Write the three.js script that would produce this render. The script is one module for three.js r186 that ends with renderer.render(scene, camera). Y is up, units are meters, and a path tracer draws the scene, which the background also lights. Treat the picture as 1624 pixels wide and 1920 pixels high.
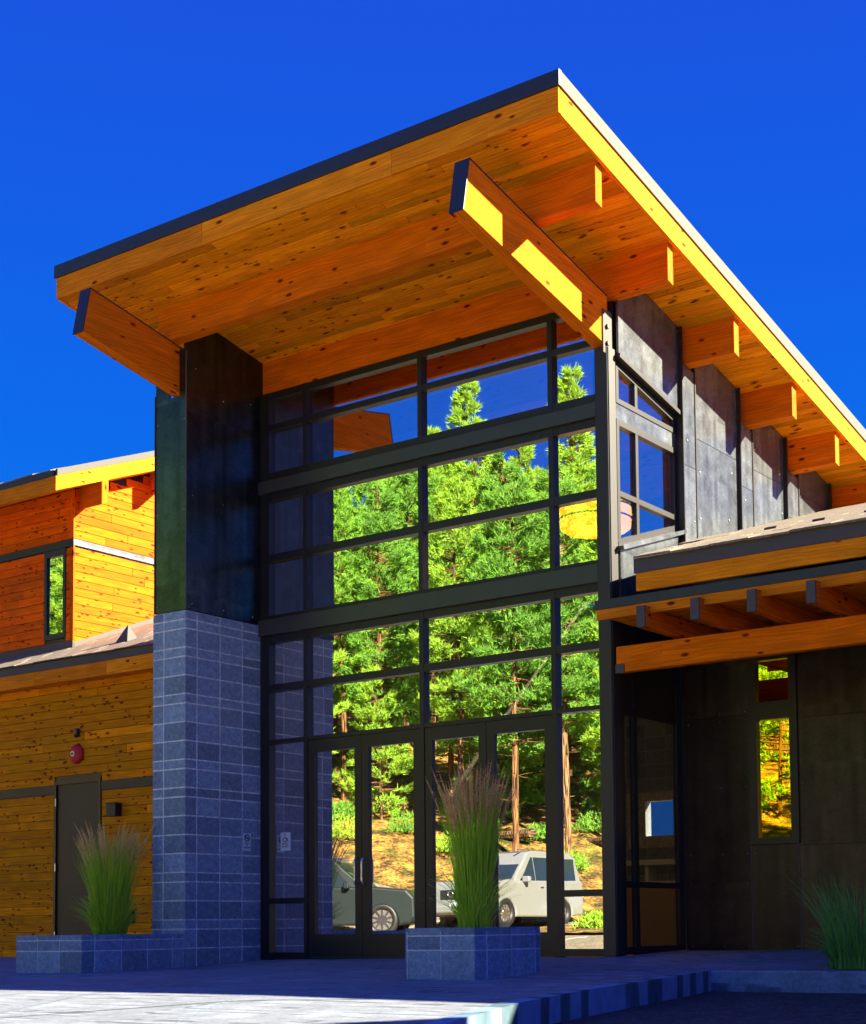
import * as THREE from 'three';
import { mergeGeometries } from 'three/addons/utils/BufferGeometryUtils.js';
import { RoundedBoxGeometry } from 'three/addons/geometries/RoundedBoxGeometry.js';
import { FontLoader } from 'three/addons/loaders/FontLoader.js';
import { TextGeometry } from 'three/addons/geometries/TextGeometry.js';

// ------------------------------------------------------------------ camera, sky, sun, exposure
const scene = new THREE.Scene();
const camera = new THREE.PerspectiveCamera(2 * Math.atan(1545.874 / 2853.65) * 180 / Math.PI, 1963.96 / 3091.75, 0.1, 900);
camera.position.set(8.9247, 0.4745, 14.8637);
camera.rotation.order = 'YXZ';
camera.rotation.set(0.066457, 0.601774, -0.012101);
camera.setViewOffset(1963.96, 3091.75, 0, 0, 1624, 1920);       // lens shift: the photograph keeps its verticals upright
camera.updateProjectionMatrix();

const renderer = new THREE.WebGLRenderer({ antialias: true });
renderer.toneMapping = THREE.LinearToneMapping;
const EXPOSURE = 5.3;
renderer.toneMappingExposure = EXPOSURE;
renderer.shadowMap.enabled = true;

const SUN = new THREE.Vector3(1, 0.66, -0.72).normalize();
const sun = new THREE.DirectionalLight(new THREE.Color(1.0, 0.90, 0.64), 5);
sun.position.copy(SUN).multiplyScalar(120);
sun.castShadow = true;
Object.assign(sun.shadow.camera, { left: -90, right: 90, top: 90, bottom: -90, near: 1, far: 300 });
sun.shadow.radius = 1.2;
scene.add(sun);

{ // a deep polarised blue sky that pales towards the horizon
  const W = 64, H = 256, d = new Float32Array(W * H * 4), c = new THREE.Color();
  const stops = [[0, [0.03, 0.25, 0.92]], [0.16, [0.008, 0.19, 0.89]], [0.30, [0.004, 0.150, 0.84]], [0.42, [0.007, 0.112, 0.79]], [0.54, [0.011, 0.088, 0.74]], [1, [0.011, 0.085, 0.74]]];
  for (let j = 0; j < H; j++) {
    const t = Math.max(0, Math.sin(((j + 0.5) / H - 0.5) * Math.PI));
    let k = 0; while (k < stops.length - 2 && t > stops[k + 1][0]) k++;
    const f = THREE.MathUtils.clamp((t - stops[k][0]) / (stops[k + 1][0] - stops[k][0]), 0, 1);
    for (let i = 0; i < W; i++) for (let m = 0; m < 4; m++)
      d[(j * W + i) * 4 + m] = m === 3 ? 1 : (stops[k][1][m] + (stops[k + 1][1][m] - stops[k][1][m]) * f) / EXPOSURE;
  }
  const t = new THREE.DataTexture(d, W, H, THREE.RGBAFormat, THREE.FloatType);
  t.mapping = THREE.EquirectangularReflectionMapping; t.magFilter = THREE.LinearFilter; t.minFilter = THREE.LinearFilter; t.needsUpdate = true;
  scene.background = t; scene.environment = t;
}

// ------------------------------------------------------------------ small tools
function rng(seed) { let a = seed >>> 0; return () => { a = (a + 0x6D2B79F5) | 0; let t = Math.imul(a ^ (a >>> 15), 1 | a); t = (t + Math.imul(t ^ (t >>> 7), 61 | t)) ^ t; return ((t ^ (t >>> 14)) >>> 0) / 4294967296; }; }
const R0 = rng(11);
const lerp = (a, b, t) => a + (b - a) * t, clamp = THREE.MathUtils.clamp, PI = Math.PI;
function noise2(seed, n) { const r = rng(seed), g = Float32Array.from({ length: n * n }, () => r());
  return (x, y) => { const xi = Math.floor(x), yi = Math.floor(y), fx = x - xi, fy = y - yi, u = fx * fx * (3 - 2 * fx), v = fy * fy * (3 - 2 * fy);
    const q = (i, j) => g[(((j % n) + n) % n) * n + (((i % n) + n) % n)];
    return lerp(lerp(q(xi, yi), q(xi + 1, yi), u), lerp(q(xi, yi + 1), q(xi + 1, yi + 1), u), v); }; }
function texture(w, h, sizeX, sizeY, fn, srgb = true) {   // fn(u, v) -> [r, g, b] in 0..1 (display values), tile of sizeX x sizeY metres
  const d = new Uint8Array(w * h * 4);
  for (let j = 0; j < h; j++) for (let i = 0; i < w; i++) { const c = fn(i / w, j / h), o = (j * w + i) * 4; for (let m = 0; m < 3; m++) d[o + m] = clamp(c[m] * 255, 0, 255); d[o + 3] = 255; }
  const t = new THREE.DataTexture(d, w, h); t.wrapS = t.wrapT = THREE.RepeatWrapping; t.magFilter = THREE.LinearFilter; t.minFilter = THREE.LinearMipmapLinearFilter; t.generateMipmaps = true;
  t.repeat.set(1 / sizeX, 1 / sizeY); if (srgb) t.colorSpace = THREE.SRGBColorSpace; t.needsUpdate = true; return t;
}
const nA = noise2(1, 16), nB = noise2(2, 32), nC = noise2(3, 64), nD = noise2(4, 128);
const fbm = (u, v) => nA(u * 16, v * 16) * .45 + nB(u * 32, v * 32) * .28 + nC(u * 64, v * 64) * .17 + nD(u * 128, v * 128) * .10;

// wood: long grain, dark growth lines, round knots with eyes
const knots = []; { const r = rng(77); for (let i = 0; i < 26; i++) knots.push([r(), r(), 0.009 + r() * .010, .75 + r() * .25]); }
function woodFn(seed, kn) {
  const a = noise2(seed, 8), b = noise2(seed + 1, 64), c = noise2(seed + 2, 128), f = noise2(seed + 3, 128), low = noise2(seed + 4, 4);
  return (u, v) => {
    let bend = low(u * 4, v * 4) * .22, k = 0;
    for (const [ku, kv, kr, ks] of kn) {
      let du = u - ku, dv = v - kv; du -= Math.round(du); dv -= Math.round(dv);
      const q = Math.hypot(du * 2.4 * .42, dv * .6), e = Math.exp(-q * q / (kr * kr * 9)); bend += e * .035 * Math.sign(dv || 1);
      k = Math.max(k, ks * clamp((kr * 1.5 - q) / (kr * .9), 0, 1));
    }
    const vv = v + bend * .2;
    const ring = .5 + .5 * Math.sin((vv * 14 + low(u * 4, vv * 4) * 1.2) * 2 * PI);
    const grain = b(u * 8, vv * 64) * .6 + c(u * 16, vv * 128) * .4, fine = f(u * 64, v * 128);
    const s = clamp(.80 + .18 * grain + .04 * ring + .06 * fine, 0, 1.06) * (.9 + .12 * a(u * 8 + 3, v * 8));
    const m = 1 - k;
    return [lerp(.40, s, m), lerp(.21, s * (.88 + .12 * grain), m), lerp(.09, s * .8, m)];
  };
}
const woodTex = texture(1024, 256, 2.4, .6, woodFn(21, knots));
const glulamTex = texture(512, 256, 2.4, .6, woodFn(61, knots.slice(0, 5)));
const blockTex = texture(256, 256, .5, .5, (u, v) => { const s = .86 + .24 * (nD(u * 128, v * 128) - .5) + .16 * (nC(u * 64, v * 64) - .5) + .14 * (nA(u * 16, v * 16) - .5); const p = nD(v * 128 + 9, u * 128) > .88 ? .72 : 1; return [s * p, s * p, s * p]; });
const blockBump = texture(256, 256, .5, .5, (u, v) => { const s = .6 * nD(u * 128, v * 128) + .4 * nC(u * 64, v * 64); return [s, s, s]; }, false);
const concreteTex = texture(512, 512, 3, 3, (u, v) => { const s = .92 - .30 * clamp((nC(u * 3, v * 64) - .60) * 6, 0, 1) * clamp((nA(u * 16, v * 16) - .35) * 4, 0, 1) + .22 * (fbm(u, v) - .5) + .10 * (nD(u * 128, v * 128) - .5) + .10 * (nA(u * 16, v * 16) - .5); return [s, s * .985, s * .96]; });  // dark streaks in the colour stand for thin streak shadows
const stainTex = texture(256, 256, .8, 3, (u, v) => { const w = nB(v * 32 * .5, 3.3 + u * 1.2), q = nC(v * 64, u * 8); const k = clamp((w - .56) * 9, 0, 1) * .38, s = .95 * (1 - k) + .12 * (q - .5); return [s, s * (1 + k * .15), s * (1 - k * .1)]; });
const asphaltTex = texture(512, 512, 2.5, 2.5, (u, v) => { const s = .5 + .5 * (nD(u * 128, v * 128) - .3) + .35 * (fbm(u, v) - .5); return [s, s, s]; });
const steelTex = texture(512, 512, 2.4, 2.4, (u, v) => { // blackened sheet: clouds, vertical wash marks, fine speckle
  const wash = nB(u * 2, v * 32), cloud = fbm(u, v), sp = nD(u * 128, v * 128);
  const s = .72 + .22 * (cloud - .45) + .20 * (wash - .5) + .08 * (sp - .5); return [s * 1.0, s * .97, s * .95]; });
const steelRough = texture(256, 256, 2.4, 2.4, (u, v) => { const s = .80 + .22 * (fbm(u, v) - .5); return [s, s, s]; }, false);
const grassTex = texture(512, 512, 7, 7, (u, v) => { const a = fbm(u, v), b = nD(u * 128, v * 128), g = nA(u * 16 + 5, v * 16); const k = clamp((g - .55) * 4, 0, 1); const s = .60 + 1.0 * (a - .45) + .55 * (b - .5); return [lerp(s * 1.05, s * .7, k), lerp(s * .90, s * .82, k), lerp(s * .6, s * .35, k)]; });
const barkTex = texture(128, 256, 1, 2, (u, v) => { const p = nB(u * 32, v * 16), q = nC(u * 64, v * 32); const s = .45 + .6 * p + .2 * (q - .5); const k = p < .36 ? .45 : 1; return [s * k, s * .86 * k, s * .7 * k]; });
const shingleTex = texture(256, 256, 1, 1, (u, v) => { const s = .72 + .3 * (nD(u * 128, v * 128) - .5) + .25 * (fbm(u, v) - .5); return [s, s * .96, s * .9]; });

const L = (r, g, b) => new THREE.Color().setRGB(r, g, b);
const std = (color, o = {}) => new THREE.MeshStandardMaterial({ color, roughness: .8, metalness: 0, ...o });
const woodSet = (base, map, n, spread, seed, o = {}) => { const r = rng(seed); return Array.from({ length: n }, () => { const s = 1 + (r() - .5) * spread, h = 1 + (r() - .5) * spread * .5; return new THREE.MeshPhysicalMaterial({ color: L(base[0] * s, base[1] * s * h, base[2] * s), map, roughness: .8, specularIntensity: .2, bumpMap: map, bumpScale: .0015, ...o }); }); };
const M = {
  siding: woodSet([.99, .175, .003], woodTex, 7, .45, 5),
  sidingLow: woodSet([.99, .42, .005], woodTex, 7, .5, 15),
  soffit: woodSet([.99, .40, .006], woodTex, 7, .5, 6),
  fascia: woodSet([.99, .36, .014], glulamTex, 4, .22, 7),
  beam: woodSet([.99, .26, .005], glulamTex, 3, .14, 8),
  purlin: woodSet([.90, .22, .003], glulamTex, 3, .2, 9),
  block: [.46, .40, .50, .34, .43].map((s) => std(L(s * .74, s * 1.10, s * 1.55), { map: blockTex, bumpMap: blockBump, bumpScale: .011, roughness: .95 })),
  mortar: std(L(.80, .92, 1.0), { map: blockTex, roughness: 1 }),
  steel: [1, .85, 1.15].map((s) => std(L(.10 * s, .080 * s, .070 * s), { map: steelTex, roughnessMap: steelRough, roughness: .45, metalness: .7 })),
  pierSteel: [1, .9].map((s) => std(L(.15 * s, .20 * s, .185 * s), { map: steelTex, roughnessMap: steelRough, roughness: .38, metalness: .9 })),
  cladding: [1, .88, 1.1].map((s) => std(L(.28 * s, .335 * s, .40 * s), { map: steelTex, roughnessMap: steelRough, roughness: .30, metalness: .6 })),
  frame: std(L(.030, .027, .027), { roughness: .36, metalness: .35 }),
  band: std(L(.07, .073, .068), { roughness: .34, metalness: .4 }),
  post: std(L(.045, .042, .042), { roughness: .4, metalness: .3 }), door: std(L(.016, .016, .009), { roughness: .5 }),
  edge: std(L(.05, .055, .065), { roughness: .42, metalness: .5 }),
  trim: std(L(.085, .078, .075), { roughness: .75, metalness: 0 }),
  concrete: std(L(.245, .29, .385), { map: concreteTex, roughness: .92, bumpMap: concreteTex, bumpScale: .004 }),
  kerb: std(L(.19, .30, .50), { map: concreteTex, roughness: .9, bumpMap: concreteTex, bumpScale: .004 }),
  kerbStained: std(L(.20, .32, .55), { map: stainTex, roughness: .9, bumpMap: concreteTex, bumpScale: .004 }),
  asphalt: std(L(.11, .13, .16), { map: asphaltTex, roughness: .95, bumpMap: asphaltTex, bumpScale: .006 }),
  lot: std(L(.66, .54, .36), { map: asphaltTex, roughness: .95 }),
  dry: std(L(.48, .35, .145), { map: grassTex, roughness: 1 }),
  roofing: std(L(.50, .44, .37), { map: shingleTex, roughness: .9 }),
  bark: [[.36, .23, .14], [.24, .17, .12], [.42, .32, .23]].map((c) => std(L(...c), { map: barkTex, bumpMap: barkTex, bumpScale: .03, roughness: 1 })),
  needle: [[.19, .43, .006], [.27, .49, .006], [.13, .35, .008]].map((c) => new THREE.MeshPhysicalMaterial({ color: L(...c), roughness: 1, transmission: .35, thickness: 0, side: THREE.DoubleSide })),
  interior: std(L(.30, .25, .18), { roughness: .9 }),
  black: std(L(.012, .012, .014), { roughness: .5 }),
  chrome: std(L(.8, .8, .82), { roughness: .22, metalness: 1 }),
  white: std(L(.8, .8, .78), { roughness: .5 }),
  signblue: std(L(.55, .68, .80), { roughness: .45 }),
};
const waveTex = texture(128, 128, 1, 1, (u, v) => { const s = noise2(91, 4)(u * 4, v * 4) * .8 + noise2(92, 8)(u * 8, v * 8) * .2; return [s, s, s]; }, false);
const glassOf = (tint, ior = 12) => new THREE.MeshPhysicalMaterial({ color: L(...tint), roughness: 0, metalness: 0, transmission: 1, thickness: 0, ior, side: THREE.DoubleSide, bumpMap: waveTex, bumpScale: .00012 });
M.glass = glassOf([.42, .45, .46]);                     // silver coated panes of the curtain wall
M.glassDark = glassOf([.5, .5, .5], 1.7);
M.glassGold = new THREE.MeshPhysicalMaterial({ color: L(.95, .74, .05), roughness: .008, metalness: 1 });   // bronze mirror pane

const origin = new WeakMap();                            // world position of every group that has parts
const counts = {};
function numbered(n) { const k = counts[n] = (counts[n] ?? -1) + 1; return k ? `${n}_${String(k).padStart(3, '0')}` : n; }
const wo = (p) => (p === scene ? new THREE.Vector3() : origin.get(p) ?? new THREE.Vector3());
function tag(o, label, category, group, kind) { if (label) o.userData.label = label; if (category) o.userData.category = category; if (group) o.userData.group = group; if (kind) o.userData.kind = kind; return o; }
function thing(name, label, category, at = [0, 0, 0], group) { const o = new THREE.Group(); o.name = numbered(name); o.position.set(...at); origin.set(o, new THREE.Vector3(...at)); scene.add(o); return tag(o, label, category, group); }
// add a mesh whose geometry stands in world coordinates (or is centred and placed at `at`)
function add(parent, name, geom, mat, at) {
  const m = new THREE.Mesh(geom, mat), p = wo(parent); m.name = parent === scene ? numbered(name) : name; m.castShadow = m.receiveShadow = true;
  m.position.set(...(at ?? [0, 0, 0])).sub(p); origin.set(m, new THREE.Vector3(...(at ?? [0, 0, 0]))); parent.add(m); return m;
}
function part(parent, name) { const g = new THREE.Group(); g.name = name; parent.add(g); origin.set(g, wo(parent).clone()); return g; }
// uv in metres: grain axis along u
function uvm(g, grain = 'x', ou = 0, ov = 0, skew = 0) {
  if (g.index) g = g.toNonIndexed();
  g.computeVertexNormals();
  const p = g.attributes.position, n = g.attributes.normal, uv = new Float32Array(p.count * 2), gi = 'xyz'.indexOf(grain);
  for (let i = 0; i < p.count; i++) {
    const N = [Math.abs(n.getX(i)), Math.abs(n.getY(i)), Math.abs(n.getZ(i))], P = [p.getX(i), p.getY(i), p.getZ(i)];
    let k = N.indexOf(Math.max(...N)), a = [0, 1, 2].filter((q) => q !== k); if (a[1] === gi) a.reverse();
    uv[i * 2] = P[a[0]] + ou; uv[i * 2 + 1] = P[a[1]] + ov;
  }
  g.setAttribute('uv', new THREE.BufferAttribute(uv, 2)); return g;
}
const boxCache = new Map();
function boxg(w, h, d, grain = 'x', variant = 0, bevel = 0) {   // centred box, cached per size and variant
  const key = [w.toFixed(3), h.toFixed(3), d.toFixed(3), grain, variant, bevel].join();
  if (!boxCache.has(key)) { const g = bevel ? chamfer(w, h, d, bevel) : new THREE.BoxGeometry(w, h, d); boxCache.set(key, uvm(g, grain, variant * .731, variant * .217)); }
  return boxCache.get(key);
}
function chamfer(w, h, d, b) {                            // 44 triangles: a box with every edge cut off
  const P = [], X = w / 2, Y = h / 2, Z = d / 2, tri = [];
  const v = (sx, sy, sz, ax) => [sx * (X - (ax === 0 ? 0 : b)), sy * (Y - (ax === 1 ? 0 : b)), sz * (Z - (ax === 2 ? 0 : b))];
  const quad = (a, c, e, f, out) => { const n = new THREE.Vector3().crossVectors(new THREE.Vector3(...c).sub(new THREE.Vector3(...a)), new THREE.Vector3(...e).sub(new THREE.Vector3(...a))); if (n.dot(new THREE.Vector3(...out)) < 0) [c, f] = [f, c]; tri.push(...a, ...c, ...e, ...a, ...e, ...f); };
  for (const s of [-1, 1]) { quad(v(s, -1, -1, 0), v(s, 1, -1, 0), v(s, 1, 1, 0), v(s, -1, 1, 0), [s, 0, 0]); quad(v(-1, s, -1, 1), v(1, s, -1, 1), v(1, s, 1, 1), v(-1, s, 1, 1), [0, s, 0]); quad(v(-1, -1, s, 2), v(1, -1, s, 2), v(1, 1, s, 2), v(-1, 1, s, 2), [0, 0, s]); }
  for (const s of [-1, 1]) for (const t of [-1, 1]) {
    quad(v(s, t, -1, 0), v(s, t, 1, 0), v(s, t, 1, 1), v(s, t, -1, 1), [s, t, 0]);
    quad(v(s, -1, t, 0), v(s, 1, t, 0), v(s, 1, t, 2), v(s, -1, t, 2), [s, 0, t]);
    quad(v(-1, s, t, 1), v(1, s, t, 1), v(1, s, t, 2), v(-1, s, t, 2), [0, s, t]);
    for (const q of [-1, 1]) { const a = v(s, t, q, 0), c = v(s, t, q, 1), e = v(s, t, q, 2), n = new THREE.Vector3().crossVectors(new THREE.Vector3(...c).sub(new THREE.Vector3(...a)), new THREE.Vector3(...e).sub(new THREE.Vector3(...a))); n.dot(new THREE.Vector3(s, t, q)) < 0 ? tri.push(...a, ...e, ...c) : tri.push(...a, ...c, ...e); }
  }
  const g = new THREE.BufferGeometry(); g.setAttribute('position', new THREE.Float32BufferAttribute(tri, 3)); return g;
}
let vn = 0;
function bx(parent, name, mat, x0, x1, y0, y1, z0, z1, grain = 'x', bevel = 0) {
  vn = (vn + 1) % 9;
  return add(parent, name, boxg(Math.abs(x1 - x0), Math.abs(y1 - y0), Math.abs(z1 - z0), grain, vn, bevel), mat, [(x0 + x1) / 2, (y0 + y1) / 2, (z0 + z1) / 2]);
}
const raw = (x0, x1, y0, y1, z0, z1) => new THREE.BoxGeometry(Math.abs(x1 - x0), Math.abs(y1 - y0), Math.abs(z1 - z0)).translate((x0 + x1) / 2, (y0 + y1) / 2, (z0 + z1) / 2);
const merged = (list) => mergeGeometries(list.map((g) => { g = g.index ? g.toNonIndexed() : g; for (const k of Object.keys(g.attributes)) if (!['position', 'normal', 'uv'].includes(k)) g.deleteAttribute(k); if (!g.attributes.normal) g.computeVertexNormals(); if (!g.attributes.uv) uvm(g); return g; }));
// a prism: polygon in (z, y), thick in x  (side walls, sloping beams and bars)
function prismZY(pts, x0, x1, grain = 'z', ou = 0, ov = 0) {
  const s = new THREE.Shape(pts.map(([z, y]) => new THREE.Vector2(z, y)));
  const g = new THREE.ExtrudeGeometry(s, { depth: x1 - x0, bevelEnabled: false });   // (z, y, t) -> world
  const p = g.attributes.position; for (let i = 0; i < p.count; i++) { const z = p.getX(i), y = p.getY(i), t = p.getZ(i); p.setXYZ(i, x0 + t, y, z); }
  flip(g); return uvm(g, grain, ou, ov);
}
function prismXY(pts, z0, z1, grain = 'x', ou = 0, ov = 0) {
  const g = new THREE.ExtrudeGeometry(new THREE.Shape(pts.map(([x, y]) => new THREE.Vector2(x, y))), { depth: z1 - z0, bevelEnabled: false }); g.translate(0, 0, z0); return uvm(g, grain, ou, ov);
}
function flip(g) { if (g.index) { const a = g.index.array; for (let i = 0; i < a.length; i += 3) [a[i], a[i + 1]] = [a[i + 1], a[i]]; } else for (const k of Object.keys(g.attributes)) { const at = g.attributes[k], n = at.itemSize, a = at.array; for (let i = 0; i < at.count; i += 3) for (let m = 0; m < n; m++) { const t = a[i * n + m]; a[i * n + m] = a[(i + 1) * n + m]; a[(i + 1) * n + m] = t; } } return g; }
function barZY(z0, y0, z1, y1, w, x0, x1) { const l = Math.hypot(z1 - z0, y1 - y0), nz = -(y1 - y0) / l * w / 2, ny = (z1 - z0) / l * w / 2; return prismZY([[z0 + nz, y0 + ny], [z1 + nz, y1 + ny], [z1 - nz, y1 - ny], [z0 - nz, y0 - ny]], x0, x1, 'z', vn++ % 9 * .7, .1 * (vn % 5)); }
const rows = (y0, y1, h) => { const n = Math.max(1, Math.round((y1 - y0) / h)); return Array.from({ length: n }, (_, k) => [lerp(y0, y1, k / n), lerp(y0, y1, (k + 1) / n)]); };
const pick = (a, r = R0) => a[Math.floor(r() * a.length)];
// horizontal boards on a wall facing +z (axis x) or +x (axis z), with butt joints and openings left out
function boards(parent, axis, a0, a1, y0, y1, face, h, mats, holes = [], seed = 1, len = 3.6, t = .022, limit = null) {
  const r = rng(seed);
  for (const [b0, b1] of rows(y0, y1, h)) {
    let runs = [[a0, limit ? Math.min(a1, limit(b1)) : a1]]; if (runs[0][1] - a0 < .05) continue;
    for (const [h0, h1, v0, v1] of holes) if (b1 > v0 + .01 && b0 < v1 - .01) runs = runs.flatMap(([p, q]) => [[p, Math.min(q, h0)], [Math.max(p, h1), q]].filter(([i, j]) => j - i > .03));
    for (const [p, q] of runs) {
      let s = p - r() * len * .6;
      while (s < q) { const e = s + len * (.75 + r() * .5), i = Math.max(s, p), j = Math.min(e, q); s = e; if (j - i < .03) continue;
        const m = pick(mats, r), o = (r() - .5) * .004;
        if (axis === 'x') bx(parent, 'board', m, i + .002, j - .002, b0 + .004, b1 - .004, face - t, face + o, 'x', .004);
        else bx(parent, 'board', m, face - t, face + o, b0 + .004, b1 - .004, i + .002, j - .002, 'z', .004);
      }
    }
  }
}
const RP = rng(909), pane = (parent, x0, x1, y0, y1, z, mat = M.glass) => { const m = add(parent, 'pane', new THREE.PlaneGeometry(x1 - x0, y1 - y0), mat, [(x0 + x1) / 2, (y0 + y1) / 2, z]); m.rotation.set((RP() - .5) * .003, (RP() - .5) * .003, 0); return m; };
function paneX(parent, z0, z1, y0, y1, x, mat = M.glass) { return add(parent, 'pane', new THREE.PlaneGeometry(z1 - z0, y1 - y0).rotateY(PI / 2), mat, [x, (y0 + y1) / 2, (z0 + z1) / 2]); }

// ------------------------------------------------------------------ ground
const lotY = (x, z) => -.17 - .022 * clamp(z - 1, 0, 7) + .066 * Math.max(0, z - 9) * (z < 24 ? 1 : 1) ;
const hillS = (x, z) => .82 * z - .57 * x;
const groundY = (x, z) => { const base = -.17 - .022 * clamp(z - 1, 0, 7) + .066 * clamp(z - 9, 0, 16), s = hillS(x, z), far = clamp((z + 12) / 14, 0, 1);
  const hill = .34 * clamp(s - 28, 0, 46) * far, bump = .5 * (nA(x * .12, z * .12) - .5) * clamp((s - 28) / 8, 0, 1) * far + .25 * (nB(x * .5, z * .5) - .5) * clamp((s - 29) / 6, 0, 1) * far; return base + hill + bump; };
function sheet(fn, x0, x1, z0, z1, nx, nz, keep) {
  const g = new THREE.PlaneGeometry(1, 1, nx, nz), p = g.attributes.position, uv = g.attributes.uv;
  for (let i = 0; i < p.count; i++) { const x = lerp(x0, x1, p.getX(i) + .5), z = lerp(z0, z1, .5 - p.getY(i)); p.setXYZ(i, x, fn(x, z), z); uv.setXY(i, x, z); }
  g.computeVertexNormals(); return g;
}
tag(add(scene, 'ground', (() => { // one sheet to the horizon, finer near the hill in view
  const xs = [], zs = []; for (let x = -500; x < -90; x += 40) xs.push(x); for (let x = -90; x <= 60; x += 1.5) xs.push(x); for (let x = 100; x <= 500; x += 50) xs.push(x);
  for (let z = -500; z < -40; z += 45) zs.push(z); for (let z = -40; z <= 100; z += 1.5) zs.push(z); for (let z = 140; z <= 500; z += 50) zs.push(z);
  const pos = [], uv = [], idx = []; for (const z of zs) for (const x of xs) { pos.push(x, groundY(x, z) - .06, z); uv.push(x, z); }
  for (let j = 0; j < zs.length - 1; j++) for (let i = 0; i < xs.length - 1; i++) { const a = j * xs.length + i, b = a + 1, c = a + xs.length, d = c + 1; idx.push(a, c, b, b, c, d); }
  const g = new THREE.BufferGeometry(); g.setAttribute('position', new THREE.Float32BufferAttribute(pos, 3)); g.setAttribute('uv', new THREE.Float32BufferAttribute(uv, 2)); g.setIndex(idx); g.computeVertexNormals(); return g; })(), M.dry), null, null, null, 'structure');
tag(add(scene, 'parking_lot', sheet((x, z) => groundY(x, z) - .02, -40, 34, 9.2, 22.8, 60, 20), M.lot), null, null, null, 'structure');
tag(add(scene, 'driveway', sheet((x, z) => groundY(x, z) - .03, 1.0, 26, .6, 10, 40, 20), M.asphalt), null, null, null, 'structure');
// entrance walk: a fan of slabs that falls towards the drive; edge runs along the kerb
const K = [[13, .0, .9], [1.62, 0, 1.12], [1.86, -.03, 2.6], [2.12, -.06, 4.3], [2.3, -.1, 5.5], [2.62, -.14, 6.6], [3.1, -.19, 8.0], [3.7, -.24, 10.2]];
{
  const V = { a: [-30, .0, -2.8], b: [-30, -.08, 3], c: [-30, -.2, 6.5], d: [-30, -.3, 10.2], e: [-12, .03, -2.8], f: [-12, -.03, 3], g: [-12, -.13, 6.5], h: [-12, -.27, 10.2], i: [-5.6, .06, .0], j: [-5.6, 0, 1.36], k: [-5.6, -.024, 3], l: [-5.6, -.1, 6.3], m: [-5.6, -.25, 10.2], n: [0, .112, .05], o: [-.2, -.02, 3], p: [-.2, -.085, 5.8], q: [0, -.22, 8], r: [0, -.25, 10.2], s: [0, .165, -1.8], t: [13, .2, -1.8], u: [-7.2, .06, -2.8], v: [-7.2, .03, .0], w: [1.55, .075, .0], x: [13, .09, .0] };
  K.forEach((k, i) => { V['K' + i] = k; });
  const F = 'a b f|a f e|b c g|b g f|c d h|c h g|e f k|e k j|e j v|e v u|f g l|f l k|g h m|g m l|v j i|i j o|j k o|i o n|k l p|k p o|l m q|l q p|m r q|n o K2|n K2 K1|n K1 w|o p K4|o K4 K3|o K3 K2|p q K5|p K5 K4|q r K7|q K7 K6|q K6 K5|n w s|w t s|w x t|w K1 x|K1 K0 x'.split('|').map((s) => s.split(' '));
  const pos = [], uv = []; const A = new THREE.Vector3(), B = new THREE.Vector3(), C = new THREE.Vector3();
  for (const f of F) { let P = f.map((k) => V[k]); A.set(...P[0]); B.set(...P[1]).sub(A); C.set(...P[2]).sub(A); if (B.cross(C).y < 0) P = [P[0], P[2], P[1]]; for (const q of P) { pos.push(...q); uv.push(q[0], q[2]); } }
  const g = new THREE.BufferGeometry(); g.setAttribute('position', new THREE.Float32BufferAttribute(pos, 3)); g.setAttribute('uv', new THREE.Float32BufferAttribute(uv, 2)); g.computeVertexNormals();
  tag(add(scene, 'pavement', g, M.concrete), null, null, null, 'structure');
  const slabY = (x, z) => { for (const f of F) { const [p, q, w] = f.map((k) => V[k]), d = (q[2] - w[2]) * (p[0] - w[0]) + (w[0] - q[0]) * (p[2] - w[2]), l1 = ((q[2] - w[2]) * (x - w[0]) + (w[0] - q[0]) * (z - w[2])) / d, l2 = ((w[2] - p[2]) * (x - w[0]) + (p[0] - w[0]) * (z - w[2])) / d, l3 = 1 - l1 - l2; if (l1 > -1e-4 && l2 > -1e-4 && l3 > -1e-4) return l1 * p[1] + l2 * q[1] + l3 * w[1]; } return -.3; };
  const joint = (pts, w, m) => { const pos = []; for (let i = 0; i < pts.length - 1; i++) { const [x0, z0] = pts[i], [x1, z1] = pts[i + 1], n = 14, l = Math.hypot(x1 - x0, z1 - z0), ox = -(z1 - z0) / l * w / 2, oz = (x1 - x0) / l * w / 2; for (let k = 0; k < n; k++) { const c = [k / n, (k + 1) / n].flatMap((t) => [[lerp(x0, x1, t) + ox, lerp(z0, z1, t) + oz], [lerp(x0, x1, t) - ox, lerp(z0, z1, t) - oz]]).map(([x, z]) => [x, slabY(x, z) + .004, z]); pos.push(...c[0], ...c[2], ...c[1], ...c[1], ...c[2], ...c[3]); } } const gg = new THREE.BufferGeometry(); gg.setAttribute('position', new THREE.Float32BufferAttribute(pos, 3)); gg.computeVertexNormals(); tag(add(scene, 'pavement_joint', gg, m), null, null, null, 'structure'); };
  joint([[-1.6, 9.6], [-1.05, 7.47], [0, 6.1], [1.1, 5.6]], .022, M.black); joint([[-1.0, 7.7], [-1.4, 7.2], [-2.1, 5.55], [-3.2, 3.0]], .012, M.kerb); joint([[1.6, 8.6], [.77, 7.35], [-.4, 5.5], [-1.9, 3.1]], .012, M.kerb);
}
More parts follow.
